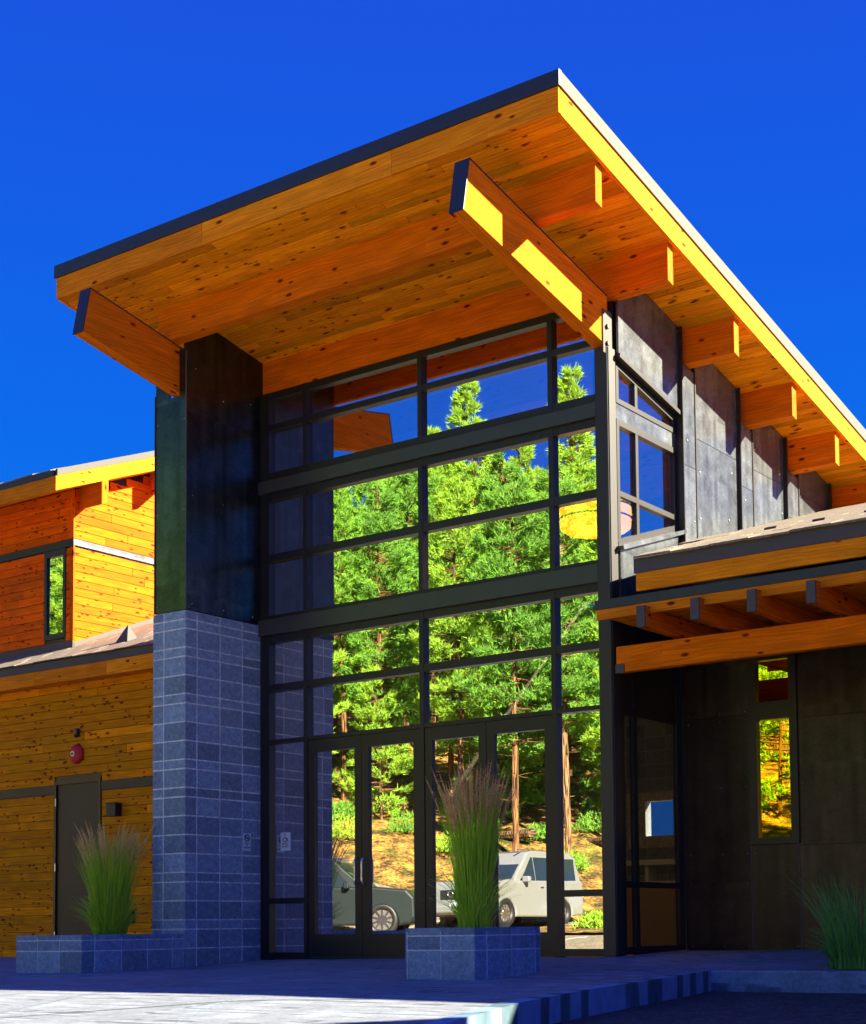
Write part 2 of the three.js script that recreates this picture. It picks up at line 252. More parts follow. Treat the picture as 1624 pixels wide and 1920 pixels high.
{ // kerb stones along the walk and along the planting bed
  const kerb = thing('kerb', 'pale concrete kerb along the paved walk and planting bed beside the dark drive', 'kerb');
  kerb.userData.kind = 'structure'; delete kerb.userData.category;
  for (let i = 0; i < K.length - 1; i++) {
    const a = new THREE.Vector3(...K[i]), b = new THREE.Vector3(...K[i + 1]), n = Math.max(1, Math.round(a.distanceTo(b) / 2.6));
    for (let k = 0; k < n; k++) {
      const p = a.clone().lerp(b, k / n), q = a.clone().lerp(b, (k + 1) / n), d = q.clone().sub(p).setY(0).normalize(), o = new THREE.Vector3(d.z, 0, -d.x).multiplyScalar(i === 0 ? -1 : -1);
      if (i === 0) o.set(0, 0, 1); p.addScaledVector(d, .004); q.addScaledVector(d, -.004);
      const prof = [[-.14, .006], [.015, .006], [.03, -.012], [.05, -.3], [-.14, -.3]], g = new THREE.BufferGeometry(), pos = [], N = prof.length;
      const at = (base, [s, y]) => base.clone().addScaledVector(o, s).setY(base.y + y);
      for (let m = 0; m < N; m++) { const A = at(p, prof[m]), B = at(p, prof[(m + 1) % N]), C = at(q, prof[(m + 1) % N]), D = at(q, prof[m]); pos.push(...A, ...B, ...C, ...A, ...C, ...D); }
      for (const base of [p, q]) for (let m = 1; m < N - 1; m++) pos.push(...at(base, prof[0]), ...at(base, prof[m]), ...at(base, prof[m + 1]));
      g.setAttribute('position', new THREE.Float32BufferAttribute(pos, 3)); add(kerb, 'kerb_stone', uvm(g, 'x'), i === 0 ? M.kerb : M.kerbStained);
    }
  }
}

// ------------------------------------------------------------------ entrance hall
const SL = .1989, SOF = 8.26, sof = (z) => SOF + SL * z, RX0 = -7.0, RX1 = .84, RZ1 = 2.31, RZ0 = -9, W = 5.5875, ZP = 1.354;
const hall = thing('entrance_hall', 'tall glazed entrance hall under a steep orange timber shed roof', 'building', [-2.8, 0, 0]);
{ // roof deck, soffit boards, fascias
  const roof = add(hall, 'roof', prismZY([[RZ0, sof(RZ0) + .16], [RZ1 - .06, sof(RZ1 - .06) + .16], [RZ1 - .06, sof(RZ1 - .06) + .40], [RZ0, sof(RZ0) + .40]], RX0 + .04, RX1 - .04), M.edge);
  const r = rng(31), n = Math.round((RZ1 - .05 - RZ0) / .104), dz = (RZ1 - .05 - RZ0) / n, ang = Math.atan(SL);
  const geo = {}; const slab = (len, v) => { const k = len.toFixed(2) + v; return geo[k] ??= uvm(chamfer(len, .02, dz / Math.cos(ang) - .007, .004), 'x', v * .83, v * .19).rotateX(-ang); };
  for (let i = 0; i < n; i++) {
    const z = RZ0 + dz * (i + .5), cuts = [RX0 + .045], near = 2.9; let x = z > -2.6 ? RX0 + r() * near : 99; while (x < RX1 - .4) { if (x > RX0 + .4) cuts.push(Math.round(x * 10) / 10); x += near * (.8 + r() * .5); } cuts.push(RX1 - .045);
    for (let k = 0; k < cuts.length - 1; k++) add(roof, 'soffit_board', slab(cuts[k + 1] - cuts[k] - .004, Math.floor(r() * 5)), pick(M.soffit, r), [(cuts[k] + cuts[k + 1]) / 2, sof(z) + .01 + (r() - .5) * .003, z]);
  }
  // front fascia in three lengths, side rakes, metal drip edges
  const fy = sof(RZ1) - .01; let k = 0;
  for (const [a, b] of [[RX0, -4.3], [-4.3, -1.35], [-1.35, RX1]]) { bx(roof, 'fascia_board', M.fascia[k++ % 4], a + .001, b - .001, fy, fy + .275, RZ1 - .045, RZ1, 'x', .004); }
  for (const x of [RX0, RX1]) { const s = x < 0 ? 1 : -1; for (const [a, b] of [[RZ1 - .0455, -1.6], [-1.602, -5.6], [-5.602, RZ0]]) add(roof, 'fascia_board', prismZY([[b, sof(b) - .01], [a, sof(a) - .01], [a, sof(a) + .265], [b, sof(b) + .265]], Math.min(x, x + s * .045), Math.max(x, x + s * .045), 'z', k * .9, k * .2), M.fascia[k++ % 4]); }
  bx(roof, 'metal_edge', M.edge, RX0 - .02, RX1 + .02, fy + .276, fy + .44, RZ1 - .03, RZ1 + .02, 'x');
  for (const [x0, x1] of [[RX0 - .02, RX0 + .03], [RX1 - .03, RX1 + .02]]) add(roof, 'metal_edge', prismZY([[RZ0, sof(RZ0) + .267], [RZ1 - .031, sof(RZ1 - .031) + .267], [RZ1 - .031, sof(RZ1 - .031) + .43], [RZ0, sof(RZ0) + .43]], x0, x1), M.trim);
  add(roof, 'roofing', prismZY([[RZ0, sof(RZ0) + .40], [RZ1 - .031, sof(RZ1 - .031) + .40], [RZ1 - .031, sof(RZ1 - .031) + .42], [RZ0, sof(RZ0) + .42]], RX0 + .031, RX1 - .031), M.edge);
}
{ // purlins along x, whose ends stand out beyond the side wall
  for (const [zf, zb] of [[1.51, 1.385], [-.045, -.165], [-1.70, -1.825], [-3.375, -3.50], [-4.785, -4.91], [-6.4, -6.52]]) {
    const y1 = (sof(zf) + sof(zb)) / 2 + .0;
    add(hall, 'purlin', prismZY([[zf, sof(zf) - .448], [zf, sof(zf) - .002], [zb, sof(zb) - .002], [zb, sof(zb) - .448]], zf > 1 ? -W - .35 : -W - .2, .775, 'x', zf, .1), pick(M.purlin));
  }
  // sloping glulam beams over the post and the pier, with dark metal caps
  for (const [x0, x1, zt, z0] of [[-.205, -.03, 2.66, -.02], [-5.90, -5.725, 2.80, .1]]) {
    const yb = (z) => 7.21 + .198 * z, yt = (z) => 7.805 + .198 * z;
    const b = add(hall, 'beam', prismZY([[z0, yb(z0)], [zt + .11, yb(zt + .11)], [zt, yt(zt)], [z0, yt(z0)]], x0, x1, 'z', x0, .3), M.beam[x0 < -1 ? 0 : 1]);
    add(b, 'end_cap', prismZY([[zt + .112, yb(zt + .112) - .006], [zt + .124, yb(zt + .124) - .006], [zt + .012, yt(zt) + .004], [zt, yt(zt) + .004]], x0 - .006, x1 + .006), M.edge);
    add(b, 'top_flashing', prismZY([[z0, yt(z0) + .001], [zt + .005, yt(zt + .005) + .001], [zt + .005, yt(zt + .005) + .012], [z0, yt(z0) + .012]], x0 - .01, x1 + .01), M.edge);
  }
}
const CH = [8, 8, 4, 8, 8, 4, 8, 8, 8, 8, 4, 8, 4, 8, 8, 8, 4, 8, 8, 4, 8, 4, 4];
const B16 = .4064, B8 = .2032, J = .008;
{ // block pier, stack bond
  const pier = add(hall, 'pier', raw(-W - .61 + .004, -W - .004, -.3, 4.585, -.02, ZP - .004), M.mortar), tot = CH.reduce((a, b) => a + b), r = rng(5);
  let y = 0; for (const c of CH) { const y0 = y, y1 = y = y + c / tot * 4.591, lo = y0 === 0 ? -.12 : y0 + J, hi = y1 - J, o = () => (r() - .5) * .003;
    const B = (x0, x1, z0, z1) => bx(pier, 'block', pick(M.block, r), x0, x1, lo, hi, z0, z1, 'x', .005);
    B(-W - B16 + J, -W + o(), ZP - B8 + J, ZP + o());
    B(-W - .61, -W - B16 - J, ZP - B8 + J, ZP + o());
    let z = ZP - B8; while (z > .0) { const e = Math.max(z - B16, -.02); B(-W - .12, -W + o(), e + J, z - J); z = e; }
    B(-W - .61, -W - .5, -.02, ZP - B8 - J); }
  // steel sheets on the upper pier
  const t0 = 4.597, top = 7.99; const up = add(hall, 'pier_cladding', raw(-W - .57, -W - .02, t0, 7.1, -.02, ZP - .03), M.pierSteel[1]);
  bx(up, 'steel_panel', M.pierSteel[0], -W - .575, -W - .005, t0, 7.42, ZP - .028, ZP - .004, 'y');
  bx(up, 'steel_panel', M.pierSteel[1], -5.718, -W - .005, 7.423, top + .05, ZP - .028, ZP - .004, 'y');
  bx(up, 'steel_panel', M.pierSteel[1], -W - .575, -5.906, 7.423, 7.9, ZP - .028, ZP - .004, 'y');
  add(up, 'steel_panel', prismZY([[-.06, t0], [ZP - .004, t0], [ZP - .004, 7.99], [1.38, 8.02], [1.39, sof(1.39) - .01], [-.06, sof(-.06) - .01]], -W - .018, -W + .006, 'y'), M.pierSteel[1]);
  bx(up, 'corner_trim', M.trim, -W - .004, -W + .011, t0, 7.985, ZP - .003, ZP + .010, 'y');
  bx(up, 'corner_trim', M.edge, -W - .592, -W - .576, t0, 7.5, ZP - .05, ZP + .006, 'y');
  const screws = []; for (const [x, yy] of [[-5.62, 4.68], [-6.12, 4.68], [-5.62, 5.9], [-6.12, 5.9], [-5.62, 7.1], [-6.12, 7.1]]) screws.push(new THREE.SphereGeometry(.009, 6, 4).translate(x, yy, ZP));
  for (const [z, yy] of [[1.25, 4.68], [.7, 4.68], [.15, 4.68], [1.25, 6.1], [.7, 6.1], [.7, 7.5], [1.2, 7.8], [.2, 7.6]]) screws.push(new THREE.SphereGeometry(.009, 6, 4).translate(-W + .008, yy, z));
  add(up, 'screw_heads', merged(screws), M.chrome);
  add(hall, 'wall', prismZY([[-9.1, 0], [-.03, 0], [-.03, sof(-.03) - .02], [-9.1, sof(-9.1) - .02]], -W - .55, -W - .45, 'y'), M.interior);
}
// curtain wall: dark mullions, two steel bands and mirror panes
const cw = part(hall, 'curtain_wall'), ZG = -.062;
{
  const mx = [[-W, -5.425], [-4.80, -4.735], [-2.842, -2.777], [-.862, -.797], [-.20, -.145]], xs = mx.map(([a, b]) => [a, b]);
  const H = [[7.69, 7.78], [7.252, 7.336], [6.557, 6.667], [6.28, 6.379], [5.439, 5.539], [4.648, 4.704], [4.33, 4.428], [3.663, 3.758]];
  for (const [i, [a, b]] of xs.entries()) { const y0 = .06 + i * .01; bx(cw, 'mullion', M.frame, a, b, y0, 7.785, ZG - .06, 0, 'y'); }
  for (let i = 0; i < 4; i++) {
    const a = xs[i][1], b = xs[i + 1][0];
    for (const [y0, y1] of H) bx(cw, 'transom', M.frame, a + .001, b - .001, y0, y1, ZG - .05, -.004);
    bx(cw, 'transom', M.frame, a + .001, b - .001, 2.956, 3.008, ZG - .05, -.004);
    const ys = [7.69, 7.336, 7.252, 6.667, 6.28, 5.539, 5.439, 4.704, 4.33, 3.758, 3.663, 3.008]; for (let k = 0; k < ys.length; k += 2) pane(cw, a, b, ys[k + 1], ys[k], ZG);
    if (i === 0 || i === 3) { const lo = i ? .115 : .075; bx(cw, 'transom', M.frame, a + .001, b - .001, .805, .882, ZG - .05, -.004); bx(cw, 'transom', M.frame, a + .001, b - .001, lo, lo + .085, ZG - .05, -.004); pane(cw, a, b, .882, 2.956, ZG); pane(cw, a, b, lo + .085, .805, ZG); }
  }
  for (const [y0, y1] of [[6.381, 6.555], [4.430, 4.646]]) { bx(cw, 'steel_band', M.band, -W + .002, -.17, y0, y1, -.03, .045, 'x', .004); }
  const post = bx(hall, 'post', M.post, -.17, 0, .0, 7.19, -.12, .05, 'y', .006);
  bx(post, 'side_plate', M.post, .001, .012, .02, 7.18, -.115, .03, 'y');
  bx(hall, 'beam_plate', M.trim, -.026, -.012, 7.10, 7.62, -.10, .10, 'y', .003);
  const bolts = []; for (const y of [7.22, 7.42]) bolts.push(new THREE.CylinderGeometry(.028, .028, .03, 6).rotateZ(PI / 2).translate(0, y, .02)); add(hall, 'bolts', merged(bolts), M.black);
}
{ // two pairs of glazed doors
  const leaf = (x0, x1, hinge) => {
    const d = part(hall, 'door'), y0 = .085 + (x0 + 4.7) * .008, gy0 = .395, gy1 = 2.79, w = .112;
    const f = merged([raw(x0, x0 + w, y0, 2.95, -.075, -.012), raw(x1 - w, x1, y0, 2.95, -.075, -.012), raw(x0 + w, x1 - w, gy1, 2.95, -.074, -.013), raw(x0 + w, x1 - w, y0, gy0, -.074, -.013)]);
    add(d, 'door_frame', uvm(f), M.frame); pane(d, x0 + w, x1 - w, gy0, gy1, -.045);
    const hx = hinge < 0 ? x1 - .055 : x0 + .055, c = new THREE.CatmullRomCurve3([[0, 1.03, -.012], [0, 1.035, .05], [0, 1.06, .062], [0, 1.2, .065], [0, 1.33, .062], [0, 1.355, .05], [0, 1.36, -.012]].map(([x, y, z]) => new THREE.Vector3(hx + x, y, z)));
    add(d, 'handle', new THREE.TubeGeometry(c, 24, .013, 8), M.chrome);
    return d;
  };
  leaf(-4.732, -3.815, -1); leaf(-3.807, -2.845, 1); leaf(-2.774, -1.832, -1); leaf(-1.824, -.865, 1);
  bx(hall, 'threshold', M.edge, -4.73, -.87, .07, .10, -.1, .02);
}
// side wall to the right: recessed corner window, then standing sheets of metal
const side = part(hall, 'side_wall'), XC = .05;
{
  const wroof = (z) => 4.673 - .314 * z, strips = [[-1.60, -1.93], [-3.20, -3.56], [-4.66, -5.04], [-6.2, -6.6]];
  const wide = [[-.14, -1.595], [-1.935, -3.195], [-3.565, -4.655], [-5.045, -6.195], [-6.605, -9]];
  const winTop = (z) => 7.10 + .199 * (z + .15);
  wide.forEach(([a, b], i) => {
    if (i === 0) { add(side, 'steel_panel', prismZY([[b, winTop(b)], [a, winTop(a)], [a, sof(a) - .01], [b, sof(b) - .01]], XC - .03, XC, 'y', .3), M.cladding[0]); return; }
    const seam = 6.62 - .0 * i; const lo = (z) => wroof(z) - .3;
    add(side, 'steel_panel', prismZY([[b, lo(b)], [a, lo(a)], [a, seam - .004], [b, seam - .004]], XC - .03, XC, 'y', i), M.cladding[i % 3]);
    if (sof(b) > seam + .3) add(side, 'steel_panel', prismZY([[b, seam + .004], [a, seam + .004], [a, sof(a) - .01], [b, sof(b) - .01]], XC - .03, XC, 'y', i + 4), M.cladding[(i + 1) % 3]);
  });
  strips.forEach(([a, b], i) => {
    const seam = 6.18 + .1 * (i % 2);
    add(side, 'steel_panel', prismZY([[b, wroof(b) - .4], [a, wroof(a) - .4], [a, seam - .004], [b, seam - .004]], XC - .01, XC + .045, 'y', i + 2), M.cladding[(i + 2) % 3]);
    add(side, 'steel_panel', prismZY([[b, seam + .004], [a, seam + .004], [a, sof(a) - .46], [b, sof(b) - .46]], XC - .01, XC + .044, 'y', i + 3), M.cladding[(i + 1) % 3]);
    for (const z of [a, b]) add(side, 'panel_edge', raw(XC - .012, XC + .055, wroof(z) - .4, sof(z) - .02, z - .012, z + .012), M.frame);
  });
  bx(side, 'wall_core', M.frame, -.09, -.012, 0, 5, -9, -1.62, 'y');
  add(side, 'wall_core', prismZY([[-9, 4.9], [-1.62, 4.9], [-1.62, sof(-1.62) - .02], [-9, sof(-9) - .02]], -.09, -.0125), M.frame);
  add(side, 'wall_core', prismZY([[-1.62, winTop(-1.62) + .02], [-.13, winTop(-.13) + .02], [-.13, sof(-.13) - .02], [-1.62, sof(-1.62) - .02]], -.09, -.0122), M.frame);
  // small white screw heads
  const sc = []; for (const [z, y] of [[-2.1, 6.2], [-3.0, 6.4], [-2.1, 5.6], [-2.9, 5.75], [-1.7, 6.5], [-1.85, 5.5], [-3.7, 6.9], [-4.5, 6.75], [-3.3, 6.1], [-4.55, 6.2], [-5.2, 6.6]]) sc.push(new THREE.SphereGeometry(.011, 6, 4).translate(XC + .004 + (z > -1.95 && z < -1.6 || z > -3.5 && z < -3.2 ? .045 : 0), y, z));
  add(side, 'screw_heads', merged(sc), M.white);
  // the window: sloping head and sill that follow the two roofs
  const win = part(hall, 'window'), x0 = -.06, x1 = 0, zl = -.15, zr = -1.595, head = (z) => 7.06 + .199 * (z + .15), sill = (z) => 4.86 - .33 * (z + .15);
  const fr = [barZY(zl, head(zl) - .03, zr, head(zr) - .03, .06, x0, x1), barZY(zl, 6.60, zr, 6.60, .06, x0, x1), barZY(zl, 6.345, zr, 6.345, .07, x0, x1), barZY(zl, 5.50, zr, 5.50, .065, x0, x1 - .002), barZY(zl, sill(zl) + .04, zr, sill(zr) + .04, .085, x0, x1),
    raw(x0, x1 - .001, 6.6, head(zl) - .01, zl - .06, zl), raw(x0, x1 - .001, sill(zl), 6.37, zl - .06, zl), raw(x0, x1 - .001, 6.6, head(zr), zr, zr + .06), raw(x0, x1 - .001, sill(zr), 6.37, zr, zr + .06), raw(x0, x1 - .003, 6.6, head(-.62), -.65, -.59), raw(x0, x1 - .003, sill(-.62), 6.37, -.65, -.59)];
  add(win, 'frame', uvm(merged(fr)), M.frame);
  add(win, 'spandrel', prismZY([[zr, 6.38], [zl, 6.38], [zl, 6.57], [zr, 6.57]], x0, x1 - .012, 'z', .4), M.cladding[0]);
  const pg = (pts) => { const g = new THREE.ShapeGeometry(new THREE.Shape(pts.map(([z, y]) => new THREE.Vector2(z, y)))); const p = g.attributes.position; for (let i = 0; i < p.count; i++) p.setXYZ(i, -.045, p.getY(i), p.getX(i)); g.computeVertexNormals(); return g; };
  for (const [a, b] of [[zl - .06, -.59], [-.65, zr + .06]]) { add(win, 'pane', pg([[b, 6.62], [a, 6.62], [a, head(a) - .05], [b, head(b) - .05]]), M.glass); add(win, 'pane', pg([[b, 5.53], [a, 5.53], [a, 6.31], [b, 6.31]]), M.glass); add(win, 'pane', pg([[b, sill(b) + .07], [a, sill(a) + .07], [a, 5.47], [b, 5.47]]), M.glass); }
  const hd = barZY(-.12, winTop(-.12) + .005, -1.66, winTop(-1.66) + .005, .05, -.02, XC + .03); add(win, 'head_trim', hd, M.frame);
  add(win, 'jamb_trim', raw(-.02, XC + .03, sill(zr) - .06, winTop(zr) + .0, -1.64, -1.597), M.frame);
  add(win, 'sill_flashing', barZY(-.1, sill(-.1) - .02, -1.65, sill(-1.65) - .02, .05, -.05, XC + .05), M.cladding[2]);
  add(side, 'apron_panel', prismZY([[-1.6, 4.4], [-.14, 4.2], [-.14, sill(-.14) - .05], [-1.6, sill(-1.6) - .05]], -.06, .03, 'y'), M.cladding[0]);
  bx(side, 'wall_core', M.frame, -.08, -.02, 3.0, 4.3, -1.6, -.14, 'y');
  // glazing beside the post at ground level, under the canopy
  const sg = part(hall, 'side_glazing');
  for (const [a, b] of [[-.125, -.2], [-.42, -.50], [-1.47, -1.56]]) bx(sg, 'mullion', M.frame, -.06, 0, .12, 4.2, b, a, 'y');
  for (const [a, b] of [[-.2, -.42], [-.5, -1.47]]) { for (const [y0, y1] of [[.13, .22], [.90, .97], [2.90, 3.0], [3.85, 4.2]]) bx(sg, 'transom', M.frame, -.055, -.003, y0, y1, b, a, 'z'); paneX(sg, b, a, .22, .90, -.035, M.glassDark); paneX(sg, b, a, .97, 2.9, -.035, M.glassDark); paneX(sg, b, a, 3.0, 3.85, -.035, M.glassDark); }
}
{ // inside of the hall
  tag(add(hall, 'floor', raw(-W - .4, -.1, -.2, .095, -9, -.12), M.interior));
  const bw = part(hall, 'back_wall'), r = rng(8), z = -9;
  add(bw, 'mortar_bed', merged([raw(-W - .4, -4.79, 0, 6.4, z - .2, z), raw(-4.22, -.05, 0, 6.4, z - .2, z), raw(-4.79, -4.22, 0, 2.06, z - .2, z), raw(-4.79, -4.22, 2.69, 6.4, z - .2, z)]), M.mortar);
  for (let y = .1; y < 5.6; y += .25) for (let x = -5.58; x < -3.0; x += .41) { const c = [x + .005, x + .40]; if (y + .24 > 2.06 && y < 2.69 && c[1] > -4.79 && c[0] < -4.22) continue; bx(bw, 'block', pick(M.block, r), c[0], c[1], y + .005, y + .245, z, z + .012, 'x', .003); }
  pane(bw, -4.79, -4.22, 2.06, 2.69, z - .1, M.glassDark);
}
{ // round pendant lamp inside the corner of the glass
  const c = [-1.14, 5.70, -1.5], lampM = std(L(.6, .32, .01), { emissive: L(1, .44, .005), emissiveIntensity: 1.7, roughness: .9 });
  const t = thing('pendant_lamp', 'yellow drum pendant lamp with dark rings hanging behind the corner glass', 'lamp', c);
  const prof = [[.05, -.2], [.40, -.2], [.455, -.16], [.47, 0], [.455, .16], [.40, .2], [.05, .2]].map(([x, y]) => new THREE.Vector2(x, y));
  add(t, 'lamp_shade', new THREE.LatheGeometry(prof, 40), lampM, c);
  for (const y of [.09, -.06]) add(t, 'ring', new THREE.TorusGeometry(.472, .012, 6, 40).rotateX(PI / 2), M.black, [c[0], c[1] + y, c[2]]);
  add(t, 'rod', new THREE.CylinderGeometry(.012, .012, 1.9, 8), M.black, [c[0], c[1] + 1.15, c[2]]);
  const pl = new THREE.PointLight(L(1, .62, .15), 1, 12); pl.position.set(0, -.45, 0); pl.castShadow = true; pl.shadow.radius = 15; t.add(pl);
  const d = thing('reception_desk', 'reception desk with pale edged counter seen through the side glass', 'desk', [-2.4, .095, -5]);
  bx(d, 'counter', M.signblue, -3.2, -1.3, 1.36, 1.44, -5.4, -4.98); bx(d, 'front_panel', M.interior, -3.15, -1.35, .1, 1.07, -5.3, -5.02); bx(d, 'shelf', M.signblue, -2.55, -1.35, 1.07, 1.12, -5.3, -5.0); for (const x of [-3.1, -2.5, -1.4]) bx(d, 'upright', M.signblue, x - .03, x + .03, 1.12, 1.36, -5.3, -5.02, 'y');
}

// ------------------------------------------------------------------ wing to the right, with its canopy
const wing = thing('steel_wing', 'low wing clad in dark steel with a tiled lean-to roof', 'building', [6, 0, -4]);
{
  const ZW = -1.55, X1 = 13, wr = (z) => 4.673 - .314 * z;
  const jx = [.06, .93, 1.545, 2.9, 4.2, 5.6, 7.2, 9, 11, X1], wall = add(wing, 'wall', merged([raw(.02, 1.0, -.2, 4.3, ZW - .2, ZW - .03), raw(1.49, X1, -.2, 4.3, ZW - .2, ZW - .03), raw(1.0, 1.49, -.2, 1.42, ZW - .2, ZW - .03), raw(1.0, 1.49, 3.6, 4.3, ZW - .2, ZW - .03)]), M.frame);
  for (let i = 0; i < jx.length - 1; i++) { const a = jx[i] + .004, b = jx[i + 1] - .004;
    const cuts = i === 0 ? [.12, .965, 2.96, 4.2] : i === 1 ? [.12, 1.39] : [.12, 1.37, 2.86, 4.2];
    for (let k = 0; k < cuts.length - 1; k++) bx(wall, 'steel_panel', M.steel[(i + k) % 3], a, b, cuts[k] + .004, cuts[k + 1] - .004, ZW - .025, ZW + (i + k) % 2 * .002, 'y'); }
  for (const x of [.93, 1.545]) bx(wall, 'joint_strip', M.trim, x - .006, x + .006, .12, 1.40, ZW - .01, ZW + .006, 'y');
  const sc = []; for (const y of [.2, .95, 1.3, 2.1, 2.9, 3.0]) for (const x of [.12, .55, .88, .98, 1.5, 1.6]) { if (y > 1.35 && x > .9 && x < 1.56) continue; sc.push(new THREE.SphereGeometry(.008, 6, 4).translate(x, y, ZW + .003)); } add(wall, 'screw_heads', merged(sc), M.chrome);
  const win = part(wing, 'window'); add(win, 'frame', uvm(merged([raw(.94, 1.04, 1.40, 3.66, ZW - .06, ZW + .03), raw(1.462, 1.56, 1.40, 3.66, ZW - .06, ZW + .03), raw(1.04, 1.462, 1.40, 1.475, ZW - .06, ZW + .029), raw(1.04, 1.462, 2.875, 3.09, ZW - .06, ZW + .029), raw(1.04, 1.462, 3.585, 3.66, ZW - .06, ZW + .029)])), M.frame);
  pane(win, 1.04, 1.462, 1.475, 2.875, ZW - .02, M.glassGold); pane(win, 1.04, 1.462, 3.09, 3.585, ZW - .02, M.glassGold);
  // roof: boards, fascia, metal edge and rows of tiles
  const E = .54, roof = add(wing, 'roof', prismZY([[-8.8, wr(-8.8) - .25], [E - .03, wr(E) - .25], [E - .03, wr(E) - .03], [-8.8, wr(-8.8) - .03]], .63, X1), M.edge);
  add(roof, 'roof_flank', prismZY([[-8.8, wr(-8.8) - .25], [ZW, wr(ZW) - .25], [ZW, wr(ZW) - .03], [-8.8, wr(-8.8) - .03]], .052, .629), M.edge);
  let k = 1; for (const [a, b] of [[.62, 3.6], [3.6, 7], [7, 10], [10, X1]]) bx(roof, 'fascia_board', M.purlin[0] && M.fascia[k++ % 4], a, b - .002, 4.125, 4.325, E - .05, E - .004, 'x', .004);
  bx(roof, 'metal_edge', M.trim, .60, X1, 4.327, 4.487, E - .06, E + .004);
  const r = rng(3), ang = Math.atan(.314), dz = .3;
  for (let j = 0; j < 30; j++) { const zc = E + .03 - dz * (j + .5) * Math.cos(ang) , n = j < 9; const xs = (zc > ZW ? .62 : .1);
    if (n) for (let i = 0; i < 27; i++) { const x = xs + (j % 2) * -.23 + i * .465, a = Math.max(x, xs), b = Math.min(x + .46, X1); if (b - a < .05) continue; const g = boxg(b - a, .026, .33, 'x', (i + j) % 5); const m = add(roof, 'tile', g, M.roofing, [(a + b) / 2, wr(zc) - .005 + r() * .016, zc]); m.rotation.x = ang + .03; }
    else { const m = add(roof, 'tile_course', boxg(X1 - xs, .018, .33, 'x', j % 5), M.roofing, [(xs + X1) / 2, wr(zc) - .005, zc]); m.rotation.x = ang + .03; } }
  for (const [x, z] of [[1.72, -.62], [2.3, -.62], [2.9, -.62]]) { const m = add(roof, 'shade_spot', prismZY([[-.07, 0], [.07, 0], [.015, .035], [-.04, .035]], -.075, .075), M.black, [x, wr(z) + .012, z]); m.rotation.x = ang; }  // dark wedges standing in for shadow spots on the tiles
  bx(wall, 'wall_head', M.frame, .02, X1, 4.2, 4.95, ZW - .2, ZW - .05);
}
{ // flat canopy in front of the wing: joists on a beam
  const can = thing('canopy', 'flat timber entrance canopy with metal capped joists over the wing front', 'canopy', [6, 3.3, 0]);
  const X1 = 13; let k = 0;
  bx(can, 'metal_edge', M.edge, .14, X1, 3.962, 4.062, .58, .632); for (const [a, b] of [[.155, 4], [4, 8], [8, X1]]) bx(can, 'fascia_board', M.fascia[k++ % 4], a, b - .002, 3.845, 3.960, .585, .622, 'x', .003);
  for (let i = 0; i < 15; i++) bx(can, 'deck_board', pick(M.soffit), .16, X1, 3.905, 3.925, -1.5 + i * .139, -1.5 + i * .139 + .134, 'x');
  bx(can, 'roofing', M.edge, .15, X1, 3.93, 3.955, -1.52, .58);
  for (let i = 0; i < 19; i++) { const x = .80 + i * .658; const j = add(can, 'joist', boxg(.085, .215, 2.26, 'z', i % 4), pick(M.purlin), [x, 3.79, -.385]); bx(j, 'end_cap', M.trim, x - .051, x + .051, 3.672, 3.905, .735, .765, 'y', .003); bx(j, 'end_cap_top', M.trim, x - .05, x + .05, 3.898, 3.904, .62, .735); }
  const b = bx(can, 'beam', M.beam[2], .09, X1, 3.335, 3.632, -.02, .1, 'x', .008); bx(b, 'bracket', M.trim, .085, .20, 3.325, 3.43, .095, .112, 'x');
  for (const x of [6.5, X1 - .2]) bx(can, 'post', M.frame, x - .07, x + .07, 0, 3.334, -.03, .11, 'y');
}
{ // unseen block, added out of the frame to shade the drive
  const b = thing('shade_block', 'added unseen block that shades the drive', 'building', [16, 0, 1.5]);
  bx(b, 'wall', M.siding[1], 12.25, 20, -.5, 6.7, -.28, 3.4, 'x'); add(b, 'roof', prismZY([[-.3, 6.71], [3.5, 6.71], [3.5, 6.95], [-.3, 6.95]], 12.2, 20.2), M.edge);
}

